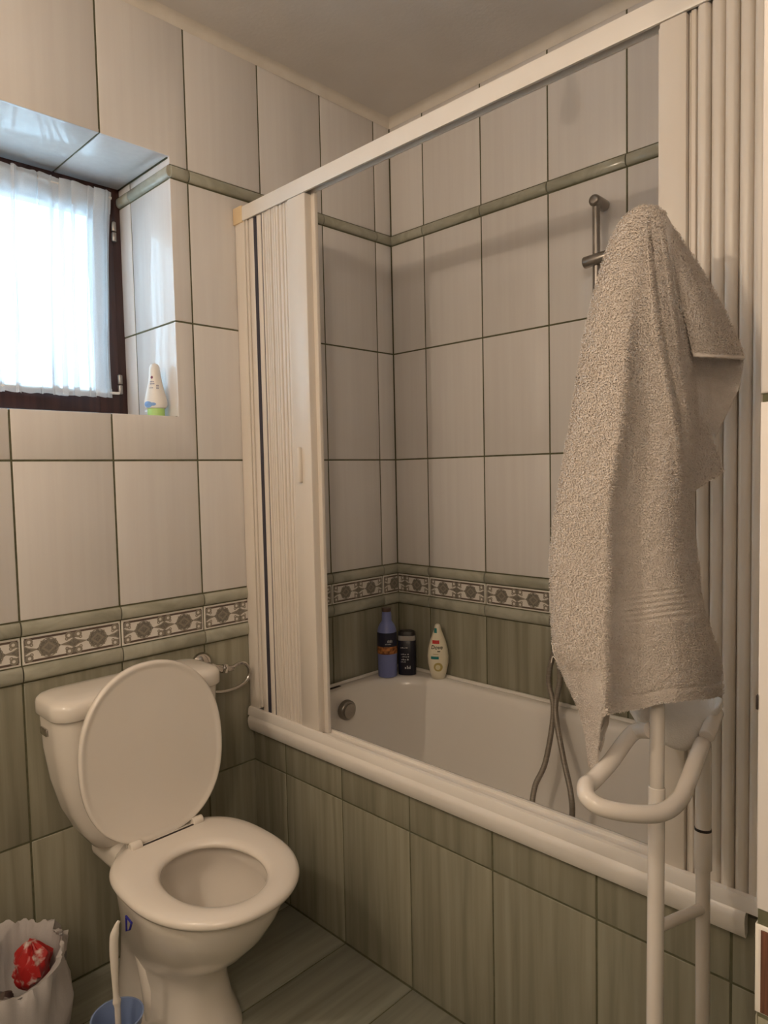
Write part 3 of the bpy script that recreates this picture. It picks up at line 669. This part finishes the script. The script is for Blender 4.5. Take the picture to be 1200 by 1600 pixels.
def text_decal(prof, txt, u, z, size, mat, name, par, e=.0010, pw=2.0, shear=0):
    cu = bpy.data.curves.new('lettering', 'FONT'); cu.body = txt; cu.size = size; cu.align_x = 'CENTER'; cu.shear = shear; cu.resolution_u = 3; cu.offset = size * .025
    t = bpy.data.objects.new('lettering', cu); COL.objects.link(t); bpy.context.view_layer.update()
    me = bpy.data.meshes.new_from_object(t.evaluated_get(bpy.context.evaluated_depsgraph_get())); bpy.data.objects.remove(t); bpy.data.curves.remove(cu)
    for v in me.vertices: v.co = wrap(prof, u + v.co.x, z + v.co.y, e, pw)
    me.materials.clear(); me.materials.append(mat); return link(name, me, par)
def ell(a, b):  # square -> disc
    u, v = 2 * a - 1, 2 * b - 1
    return (.5 + .5 * u * math.sqrt(1 - v * v / 2), .5 + .5 * v * math.sqrt(1 - u * u / 2))
YAW = math.atan2(-(0 - (-1.1)), 1) 
def facing(x, y): # rotation so that local -y looks at the camera side
    return math.atan2(CAM.y - y, CAM.x - x) + PI / 2
# blue bath foam
P1 = [(0, .028, .028), (.002, .0325, .0325), (.10, .034, .034), (.155, .0335, .0335), (.168, .031, .031), (.18, .026, .026), (.190, .019, .019), (.194, .0172, .0172), (.215, .0165, .0165), (.224, .0155, .0155), (.2255, .0155, .0155)]
b1 = empty('bath_foam_bottle', (-.140, -.072, TZ + .0008), facing(-.140, -.072)); b1.scale = (1.05,) * 3; tag(b1, 'tall blue bath foam bottle with dark label and orange picture in the tub corner', 'bottle', 'bottles on the tub rim')
m_b = principled('blue_plastic', (.20, .235, .50), .32); m_navy = principled('navy_label', (.018, .02, .045), .35); m_orange = noisy('orange_picture', (.10, .025, .01), (.62, .24, .07), (70, 70, 90), .4, src='Object')
m_pale = principled('pale_print', (.55, .55, .56), .5)
bm = B(); bottle_shell(bm, P1); obj('bottle_body', bm, m_b, b1)
bm = B(); lathe(bm, [(.0158, .2256), (.0162, .2262), (.0162, .236), (.015, .2385)], 28); obj('cap', bm, principled('brown_cap', (.10, .06, .05), .4), b1)
decal(P1, -.0490, .0490, .106, .156, m_navy, 'label', b1); decal(P1, -.0490, .0490, .082, .108, m_orange, 'label_picture', b1, .0008)
for (u, z, w_, h_) in ((.010, .128, .018, .010), (.004, .118, .022, .004)):
    for q in range(5): decal(P1, u - w_ / 2 + w_ * q / 5, u - w_ / 2 + w_ * (q + .55) / 5, z - h_ / 2, z + h_ / 2 * (1 if q % 2 else .6), m_pale, 'print_mark', b1, .0010)
# navy shower gel
P2 = [(0, .026, .017), (.0015, .0285, .0185), (.05, .0295, .019), (.112, .0295, .019), (.1125, .029, .0187)]
b2 = empty('shower_gel_bottle', (-.078, -.112, TZ + .0008), facing(-.078, -.112) - .12); b2.scale = (1.13,) * 3; tag(b2, 'short navy shower gel bottle with pale band between the blue and white bottles', 'bottle', 'bottles on the tub rim')
bm = B(); bottle_shell(bm, P2, pw=2.6); obj('bottle_body', bm, principled('navy_plastic', (.014, .015, .028), .3), b2)
bm = B(); bottle_shell(bm, [(.1127, .0285, .0185), (.128, .0283, .0183), (.1282, .028, .018)], pw=2.6); obj('band', bm, principled('silver_band', (.42, .39, .36), .35), b2)
bm = B(); bottle_shell(bm, [(.1283, .0285, .0185), (.140, .027, .0172), (.1435, .022, .014)], pw=2.6); obj('cap', bm, principled('black_cap', (.02, .017, .016), .4), b2)
for u, z, w_, h_ in ((-.006, .089, .020, .003), (-.004, .068, .022, .003), (-.002, .060, .018, .003), (-.004, .050, .020, .0045), (-.008, .043, .016, .003), (.004, .022, .014, .010)):
    for q in range(4): decal(P2, u - w_ / 2 + w_ * q / 4, u - w_ / 2 + w_ * (q + .7) / 4, z, z + h_ * (1 if q % 2 else .6), m_pale, 'print_mark', b2, .0008, 2.6)
# white pear shaped bottle
P3 = [(0, .017, .012), (.002, .0195, .0140), (.02, .0245, .0175), (.045, .0295, .020), (.065, .0305, .021), (.085, .0285, .0195), (.11, .0225, .0165), (.13, .0150, .0125), (.142, .0105, .010), (.148, .0095, .0095)]
b3 = empty('body_wash_bottle', (-.043, -.231, TZ + .0008), facing(-.036, -.225)); b3.scale = (1.24,) * 3; tag(b3, 'white pear-shaped body wash bottle with red and green print on tub rim', 'bottle', 'bottles on the tub rim')
bm = B(); bottle_shell(bm, P3); obj('bottle_body', bm, principled('ivory_plastic', (.80, .73, .56), .3), b3)
m_red = principled('red_print', (.58, .03, .03), .4); m_teal = principled('teal_print', (.02, .20, .19), .4); m_dkgreen = principled('green_gray_ink', (.10, .09, .06), .5)
bm = B(); bottle_shell(bm, [(.1482, .0094, .0094), (.152, .0086, .0086), (.156, .0070, .0070), (.158, .0045, .0045)]); obj('cap', bm, principled('ivory_cap', (.74, .68, .54), .3), b3)
decal(P3, -.011, -.002, .134, .1475, m_teal, 'cap_tab', b3)
decal(P3, -.017, .004, .104, .114, m_red, 'red_badge', b3); text_decal(P3, 'Dove', -.004, .089, .0155, m_dkgreen, 'lettering', b3, shear=.2)
decal(P3, -.002, .006, .081, .084, m_dkgreen, 'print_mark', b3); decal(P3, -.022, .002, .060, .068, m_teal, 'teal_badge', b3)
decal(P3, -.013, .013, .024, .050, principled('gold_print', (.46, .36, .12), .5), 'round_emblem', b3, fn=ell); decal(P3, -.008, .006, .029, .044, principled('cream_print', (.70, .64, .42), .5), 'round_emblem_centre', b3, .0011, fn=ell)
decal(P3, -.015, .001, .0735, .0755, principled('gold_ink', (.50, .42, .24), .5), 'print_mark', b3)
# baby lotion on the window sill, standing on its cap
P4 = [(.024, .0235, .0165), (.026, .0285, .0195), (.034, .0325, .0215), (.045, .0325, .0215), (.060, .0290, .0205), (.080, .0240, .019), (.100, .0195, .0175), (.118, .0168, .0163), (.130, .0160, .0158), (.142, .0145, .0143), (.150, .0105, .0105), (.1535, .004, .004)]
b4 = empty('baby_lotion_bottle', (-.935, .062, NZ0 + .001), facing(-.935, .062) - .25); tag(b4, 'white cone-shaped lotion bottle standing on green cap on the window sill', 'bottle')
bm = B(); bottle_shell(bm, P4); obj('bottle_body', bm, principled('white_plastic', (.84, .80, .75), .35), b4)
bm = B(); bottle_shell(bm, [(0, .0235, .0165), (.001, .0245, .0175), (.023, .0245, .0175), (.0239, .024, .017)]); obj('cap', bm, principled('lime_cap', (.42, .66, .20), .4), b4)
m_sky = principled('sky_blue_print', (.22, .40, .75), .4); m_ink = principled('grey_blue_ink', (.22, .22, .32), .5)
decal(P4, -.036, -.004, .026, .044, m_sky, 'blue_wave', b4, fn=ell); decal(P4, -.012, .006, .031, .040, m_sky, 'blue_wave', b4, .0009, fn=ell)
decal(P4, -.008, -.001, .108, .116, principled('plum_print', (.22, .06, .14), .5), 'emblem', b4, fn=ell)
for u, z, w_, h_ in ((-.004, .098, .012, .003), (-.003, .092, .014, .003), (.011, .086, .007, .004), (.011, .079, .007, .004), (-.006, .081, .012, .002)):
    for q in range(3): decal(P4, u - w_ / 2 + w_ * q / 3, u - w_ / 2 + w_ * (q + .7) / 3, z, z + h_, m_ink, 'print_mark', b4)

# ------------------------------------------------------------------ tubular frame with looped handle
fr = empty('walking_frame', (-.89, -1.41, 0)); tag(fr, 'white tubular walking aid frame with looped handle standing against the tub', 'walking aid')
WI = Matrix.Translation((.89, 1.41, 0))
def fpart(name, bm, mat): o = obj(name, bm, mat, fr); o.matrix_parent_inverse = WI; return o
p0, p1 = Vector((-.954, -1.4065, 0)), Vector((-.852, -1.3765, 1.69))
def onpole(z): return p0.lerp(p1, z / 1.69)
bm = B(); cyl(bm, onpole(.80), onpole(1.655), .0108, 24, .003); fpart('upper_pole', bm, M_tube)
bm = B(); cyl(bm, onpole(.025), onpole(.828), .0122, 24, .0015); fpart('pole', bm, M_tube)
q0, q1 = Vector((-.838, -1.437, 0)), Vector((-.785, -1.4165, .855))
def onleg(z): return q0.lerp(q1, z / .855)
bm = B(); cyl(bm, onleg(.025), onleg(.70), .0108, 24); fpart('leg', bm, M_tube)
bm = B(); cyl(bm, onleg(.665), onleg(.727), .0134, 24, .001); fpart('collar', bm, M_tube)
bm = B(); cyl(bm, onleg(.7265), onleg(.731), .0128, 24); fpart('tape_ring', bm, M_dark)
loop = catmull([onpole(.905) + Vector((.004, .012, .004)), (-.885, -1.345, .893), (-.965, -1.347, .872), (-1.013, -1.345, .860), (-1.037, -1.347, .861), (-1.054, -1.359, .854), (-1.050, -1.378, .845), (-1.023, -1.406, .836), (-.981, -1.430, .829), (-.933, -1.436, .831), (-.895, -1.433, .842), (-.86, -1.430, .858), (-.812, -1.422, .868), (-.792, -1.4185, .868), (-.785, -1.417, .850)], 8)
bm = B(); tube(bm, loop + [onleg(.72)], .0122, 18); fpart('loop_handle', bm, M_tube)
bm = B(); cyl(bm, onpole(.615), onleg(.603), .0085, 18); fpart('crossbar', bm, M_tube)
bm = B(); cyl(bm, onpole(.20), onleg(.19), .0085, 18); fpart('crossbar', bm, M_tube)
for f_ in (onpole, onleg):
    bm = B(); lathe(bm, [(.013, 0), (.018, .001), (.018, .008), (.014, .03), (.0135, .038)], 20, Matrix.Translation(f_(0))); fpart('rubber_foot', bm, principled('grey_rubber', (.20, .19, .18), .8))
bm = B(); cyl(bm, (-.800, -1.4265, .884), (-.742, -1.4215, .908), .0118, 20, .002); fpart('end_stub', bm, M_tube)

# ------------------------------------------------------------------ towel over the pole
def PT(px, py, d):   # point seen at (px, py), d metres in front of the lens
    return CAM + CROT @ Vector(((px - 600) / FPX * d, -(py - 800) / FPX * d, -d))
DP = 1.05
LEV = [  # py, left, right, relief strength
 (322, 1006, 1019, .03), (324, 999, 1026, .14), (329, 988, 1034, .28), (338, 977, 1043, .42), (350, 968, 1049, .52), (372, 956, 1057, .64), (400, 946, 1063, .74), (450, 931, 1071, .88), (520, 914, 1079, 1), (580, 904, 1085, 1), (650, 893, 1091, 1), (700, 884, 1092, 1), (760, 874, 1084, 1), (820, 865, 1083, 1), (880, 860, 1090, 1), (940, 861, 1099, 1), (985, 863, 1110, 1), (1020, 867, 1123, 1), (1060, 881, 1128, 1), (1110, 904, 1129, 1), (1150, 914, 1130, 1), (1200, 920, 1130, 1), (1215, 921, 1130, 1)]
def tab(T, x):
    """smooth table lookup (Catmull-Rom over the rows)"""
    n = len(T)
    if x <= T[0][0]: return list(T[0][1:])
    if x >= T[-1][0]: return list(T[-1][1:])
    k = 0
    while not (T[k][0] <= x <= T[k + 1][0]): k += 1
    h = T[k + 1][0] - T[k][0]; t = (x - T[k][0]) / h; out = []
    for c in range(1, len(T[0])):
        a, b = T[k][c], T[k + 1][c]
        m0 = (b - T[k - 1][c]) / (T[k + 1][0] - T[k - 1][0]) * h if k > 0 else b - a
        m1 = (T[k + 2][c] - a) / (T[k + 2][0] - T[k][0]) * h if k + 2 < n else b - a
        out.append((2 * t ** 3 - 3 * t * t + 1) * a + (t ** 3 - 2 * t * t + t) * m0 + (-2 * t ** 3 + 3 * t * t) * b + (t ** 3 - t * t) * m1)
    return out
# relief across the front: s = 0 left silhouette .. 1 right silhouette, v metres towards the room
FRONT_T = [(0, -.022), (.04, .000), (.12, .018), (.25, .033), (.40, .041), (.52, .040), (.64, .038), (.76, .030), (.88, .015), (.96, -.004), (1, -.022)]
FRONT_B = [(0, -.026), (.03, -.004), (.10, .014), (.20, .033), (.30, .051), (.365, .060), (.405, .056), (.44, .036), (.50, .023), (.58, .024), (.68, .031), (.78, .035), (.88, .027), (.96, .005), (1, -.022)]
def fuzz(p, amp):
    return amp * (noise.noise(p * 150) + .7 * noise.noise(p * 330 + Vector((3, 1, 7))))
HEM = [(0, 1196), (.03, 1206), (.055, 1196), (.085, 1165), (.12, 1135), (.17, 1119), (.25, 1114), (.36, 1110), (.47, 1106), (.60, 1099), (.8, 1094), (.95, 1090), (1.0, 1084)]
BHEM = [(0, 1196), (.06, 1120), (.15, 1060), (.3, 1030), (.5, 1050), (.7, 1020), (.85, 1040), (1.0, 1084)]
RIDGE = [(322, .42), (520, .42), (760, .40), (900, .405), (1000, .34), (1060, .285), (1110, .20), (1215, .16)]
def front_point(s, py):
    l, rt, st = tab(LEV, py); k = min(1, max(0, (py - 430) / 300)); k = k * k * (3 - 2 * k)
    sr = tab(RIDGE, py)[0]; sw = s / sr * .405 if s < sr else .405 + (s - sr) / (1 - sr) * .595
    v = (tab(FRONT_T, sw)[0] * (1 - k) + tab(FRONT_B, sw)[0] * k) * st
    for c0, c1, w_, dp in ((.56, .93, .030, .011), (.80, 1.0, .026, .008)):    # long folds running down from the top
        q = max(0, min(1, (py - 340) / 420)); c = c0 + (c1 - c0) * q; f = max(0, min(1, (py - 332) / 50)) * (1 if py < 680 else max(0, (800 - py) / 120))
        d = (s - c) / w_; v += dp * f * ((math.exp(-(d + 1) ** 2) * .7) - math.exp(-d * d))
    return l + (rt - l) * s, v
def towel_drape():
    bm = B(); ns, nb, nl = 170, 60, 430; R = []
    for j in range(nl + 1):
        r = []
        for i in range(ns + 1):
            s = i / ns; s = s ** 1.15; h = tab(HEM, s)[0]; py = 322 + (h - 322) * (j / nl) ** 1.0
            px, v = front_point(s, py); p = PT(px, py, DP - v); amp = .0012; e = 0; d = h - py
            if s > .38 and s < .985:
                b0 = 928 - (s - .4) * 34
                if b0 < py < b0 + 50: amp = .0003; e = (.0013 * math.sin((py - b0) / 50 * 6 * 2 * PI) + .0004) * min(1, (s - .38) * 8)
            if s > .15 and d < 24: amp = .0002; e = -.0006 - (.0014 if 21 < d else 0)
            if s < .15 and py > 1040 and d > 8: amp = .0002; e = .0006 * math.sin((py - s * 500) * .8)
            r.append(p + (CAM - p).normalized() * (fuzz(p, amp) + e))
        for i in range(1, nb):
            s = 1 - i / nb; h = tab(BHEM, s)[0]; py = 322 + (h - 322) * j / nl
            l, rt, st = tab(LEV, py); w_ = math.sin(PI * s)
            v = -.022 * st - (.034 * w_ ** .8 + .006 * math.sin(s * 23) * w_) * st * min(1, .3 + (py - 322) / 220)
            p = PT(l + (rt - l) * s, py, DP - v); r.append(p - (CAM - p).normalized() * fuzz(p, .001))
        R.append(r)
    rings(bm, R, cap1=False); return bm
tw = empty('bath_towel', onpole(1.69)); tag(tw, 'cream terry bath towel draped over the top of the white pole', 'towel')
TWI = Matrix.Translation(-onpole(1.69))
def twpart(name, bm, mat, th=0):
    o = obj(name, bm, mat, tw, angle=180); o.matrix_parent_inverse = TWI
    if th: md = o.modifiers.new('thickness', 'SOLIDIFY'); md.thickness = th; md.offset = -1
    return o
drape = twpart('drape', towel_drape(), M_towel, .003)
# side flap: hangs from the ridge to the right, open at its lower hem
def flap(edge_l, edge_r, vmid, n=60, m=80, base=0.0, curl=0):
    """edge_l / edge_r: pixel polylines (px, py, v) from top to hem"""
    def along(E, t):
        L = [0]
        for a, b in zip(E, E[1:]): L.append(L[-1] + math.hypot(b[0] - a[0], b[1] - a[1]))
        x = t * L[-1]
        for k in range(len(E) - 1):
            if L[k] <= x <= L[k + 1] + 1e-6:
                q = (x - L[k]) / max(1e-6, L[k + 1] - L[k]); return [E[k][i] + (E[k + 1][i] - E[k][i]) * q for i in range(3)]
        return list(E[-1])
    bm = B(); R = []
    for j in range(m + 1):
        t = j / m; a = along(edge_l, t); b = along(edge_r, t); r = []
        for i in range(n + 1):
            s = i / n; px, py, v = [a[k] + (b[k] - a[k]) * s for k in range(3)]
            v += vmid * math.sin(PI * s) * min(1, t * 1.5) + curl * math.sin(2 * PI * s) * t
            if t > .97: pass
            p = PT(px, py, DP - v); r.append(p + (CAM - p).normalized() * (fuzz(p, .001) + base))
        R.append(r)
    rings(bm, R, closed=False); return bm
sf = twpart('side_flap', flap([(1022, 327, .0), (1052, 400, .012), (1066, 480, .008), (1082, 553, .004)], [(1030, 329, -.015), (1058, 364, -.02), (1095, 420, -.022), (1130, 480, -.026), (1164, 556, -.032)], .018), M_towel, .003)
sl_ = twpart('side_flap_lining', flap([(1040, 350, -.045), (1070, 440, -.045), (1080, 560, -.042), (1086, 660, -.040)], [(1058, 366, -.024), (1130, 484, -.030), (1163, 558, -.036), (1156, 606, -.040), (1118, 684, -.044)], -.012), M_towel, .003)
twpart('flap_hem', flap([(1082, 545, .006), (1083, 557, .006)], [(1160, 547, -.031), (1165, 560, -.031)], .018, 40, 6, .0012), M_towel_flat, .005)
lc = twpart('lower_corner', flap([(1078, 640, -.010), (1080, 700, -.008), (1077, 772, -.01)], [(1100, 652, -.035), (1114, 690, -.038), (1131, 738, -.036)], .008), M_towel, .003)
twpart('hanging_corner', flap([(942, 1108, -.01), (943, 1135, -.008), (934, 1172, -.006)], [(954, 1110, -.02), (951, 1132, -.02), (936, 1174, -.01)], -.004, 20, 30), M_towel, .003)
bm = B(); tube(bm, catmull([PT(862, 1005, DP), PT(866, 1022, DP - .01), PT(872, 1034, DP - .005), PT(864, 1026, DP), PT(861, 1036, DP)], 6), .0006, 6); o = twpart('loose_thread', bm, M_towel_flat)

# terry pile: short loops standing on the towelling
def pile(parts, per_m2, length, wid):
    V, Fc = [], []; rnd = random.Random(5)
    for o in parts:
        me = o.data; me.calc_loop_triangles(); vs3 = me.vertices
        for t in me.loop_triangles:
            a, b, c = (vs3[i].co for i in t.vertices); n = (b - a).cross(c - a); ar = n.length / 2
            if ar < 1e-12: continue
            n.normalize(); m = (a + b + c) / 3
            if n.dot(CAM - m) < -.02: continue
            k = ar * per_m2; k = int(k) + (rnd.random() < k - int(k))
            if k:
                q = CROT.transposed() @ (m - CAM); px = 600 - FPX * q.x / q.z; py = 800 + FPX * q.y / q.z
                b0 = 928 - ((px - 860) / 235 - .4) * 34; hy = 1113 - (px - 945) * .135
                ls = .42 if px > 955 and b0 - 2 < py < b0 + 52 else 1       # grooves of the woven band
                if px > 950 and 20 < hy - py < 24: continue                                            # stitched hem line
                if py > 1045 and px < 940: ls = .45
                if o is drape and 327 < py < 560 and px > 1022 + (py - 327) * .27 + 6 and px > 1040: continue
            for _ in range(k):
                u, w_ = rnd.random(), rnd.random()
                if u + w_ > 1: u, w_ = 1 - u, 1 - w_
                p = a + (b - a) * u + (c - a) * w_
                r = Vector((rnd.gauss(0, 1), rnd.gauss(0, 1), rnd.gauss(0, 1) - .5)); r = (r - n * r.dot(n)).normalized()
                L = length * ls * rnd.uniform(.6, 1.3); e = r.cross(n) * wid * .5; i0 = len(V); tip = p + n * L * .75 + r * L * .6; mid = p + n * L * .75
                V.extend((p - e, p + e, mid + e, mid - e, tip + e * .8, tip - e * .8)); Fc.extend(((i0, i0 + 1, i0 + 2, i0 + 3), (i0 + 3, i0 + 2, i0 + 4, i0 + 5)))
    me = bpy.data.meshes.new('terry_pile'); me.from_pydata(V, [], Fc); me.materials.append(M_pile); o = link('terry_pile', me, tw); o.matrix_parent_inverse = TWI; o['kind'] = 'stuff'; return o
M_pile = noisy('terry_loops', (.74, .66, .59), (.82, .74, .67), (70, 70, 70), .95, spec=.05)
pile([drape, sf, sl_, lc], 260000, .0036, .0011)

# white cloth hanging below the towel behind the pole
wc = empty('white_cloth', (-.76, -1.37, .9)); tag(wc, 'smooth white cloth hanging over the frame bar under the cream towel', 'cloth')
bm = B(); R = []
top = [(985, 1090, 1.14), (1000, 1086, 1.15), (1060, 1080, 1.165), (1110, 1086, 1.15), (1130, 1092, 1.12)]
bot = [(985, 1112, 1.14), (1012, 1147, 1.12), (1066, 1173, 1.11), (1094, 1150, 1.12), (1129, 1104, 1.12)]
T_ = catmull([PT(*p) for p in top], 8); B_ = catmull([PT(*p) for p in bot], 8)
for j in range(13):
    t = j / 12; R.append([T_[i].lerp(B_[i], t) + (CAM - T_[i]).normalized() * (.018 * math.sin(PI * t) * math.sin(PI * i / (len(T_) - 1))) for i in range(len(T_))])
rings(bm, R, closed=False); o = obj('cloth_sheet', bm, M_white_cloth, wc); o.matrix_parent_inverse = Matrix.Translation((.76, 1.37, -.9)); md = o.modifiers.new('thickness', 'SOLIDIFY'); md.thickness = .002

# ------------------------------------------------------------------ toilet brush
BR = Vector((-1.330, -.425, 0))
br = empty('toilet_brush', BR); tag(br, 'toilet brush with cream handle in a blue holder beside the toilet', 'toilet brush')
m_bh = principled('blue_holder', (.20, .27, .46), .35)
bm = B(); lathe(bm, [(.052, 0), (.055, .004), (.047, .03), (.042, .10), (.046, .15), (.052, .180), (.0535, .183), (.050, .183), (.043, .15), (.039, .10), (.042, .02), (.01, .012)], 36); obj('holder', bm, m_bh, br)
bm = B(); hp = catmull([(0, .0, .03), (.001, 0, .12), (.002, .002, .2), (.0, .002, .225), (-.001, .0, .30), (.0, -.001, .35), (.006, -.002, .375), (.012, -.002, .384)], 6)
rr_ = [.0065 + (.0025 * math.exp(-((p.z - .212) / .006) ** 2)) + (.003 * min(1, max(0, (p.z - .24) / .08))) - (.006 * min(1, max(0, (p.z - .36) / .024))) for p in hp]
tube(bm, hp, .007, 14, rr=rr_)
for v in bm.verts: v.co.y *= .75
obj('handle', bm, M_seat, br)
bm = B(); lathe(bm, [(.012, .02), (.036, .03), (.038, .07), (.03, .10), (.008, .105)], 24); obj('brush_head', bm, principled('bristles', (.65, .65, .66), .9), br)

# ------------------------------------------------------------------ bin with bag
bn = empty('waste_bin', (-1.462, -.205, 0)); tag(bn, 'small waste bin lined with a pale plastic bag holding red wrappers by wall', 'bin')
bm = B(); lathe(bm, [(.085, 0), (.09, .004), (.105, .24), (.108, .245), (.102, .245), (.086, .01), (.01, .008)], 36); obj('bin_body', bm, principled('grey_bin', (.16, .15, .15), .5), bn)
bm = B(); R = []
vd = Vector((CAM.x + 1.462, CAM.y + .205, 0)).normalized()      # towards the middle of the room
def bagp(a, r, z, k, lift):
    c, s_ = math.cos(a), math.sin(a)
    n_ = noise.noise(Vector((c * 1.6, s_ * 1.6, k * .9))); n2 = noise.noise(Vector((c * 4.5, s_ * 4.5, k * 1.9 + 3))); n3 = noise.noise(Vector((c * 11, s_ * 11, k * 3 + 9)))
    f = c * vd.x + s_ * vd.y
    q = r + .022 * n_ + .014 * n2 + .006 * n3
    return Vector((q * c, q * s_, z + lift * (.020 * n_ + .014 * n2 + .006 * n3 - .040 * max(0, f))))
for k, (r, z, l) in enumerate(((.098, .03, 0), (.108, .08, .3), (.112, .13, .5), (.113, .18, .7), (.112, .225, .9), (.108, .262, 1), (.102, .285, 1), (.097, .287, 1), (.092, .270, 1), (.086, .23, .8), (.08, .18, .5), (.07, .13, .2), (.04, .11, 0))):
    R.append([bagp(2 * PI * i / 110, r, z, k * .55, l) for i in range(110)])
rings(bm, R, cap0=False); obj('bag', bm, M_bag, bn, angle=70)
def crumple(name, c, r, h, mat, label, sd):
    bm = B(); R = []
    for k in range(13):
        t = k / 12; q = math.sin(PI * (t * .92 + .04)) ** .7
        R.append([Vector((c[0] + r * q * math.cos(a) * (1 + .55 * noise.noise(Vector((math.cos(a) * 1.7, math.sin(a) * 1.7, t * 3 + sd)))), c[1] + r * q * math.sin(a) * (1 + .55 * noise.noise(Vector((math.cos(a) * 1.7 + 4, math.sin(a) * 1.7, t * 3 + sd)))), c[2] + h * (t - .5) + .012 * noise.noise(Vector((math.cos(a) * 3, math.sin(a) * 3, t * 2 + sd))))) for a in [2 * PI * i / 28 for i in range(28)]])
    rings(bm, R); o = obj(name, bm, mat, None, angle=28); o.location = bn.location; tag(o, label, 'wrapper'); return o
crumple('plastic_wrapper', (.040, .004, .232), .040, .105, noisy('red_wrapper_print', (.40, .02, .02), (.60, .50, .46), (26, 26, 40), .3, lo=.52, hi=.62, src='Object'), 'crumpled red and white wrapper lying in the lined waste bin', 2)
crumple('dark_wrapper', (-.035, -.02, .175), .045, .07, noisy('dark_wrapper_print', (.03, .022, .035), (.14, .11, .09), (26, 26, 40), .4, src='Object'), 'crumpled dark wrapper lying beside the red one in the waste bin', 8)
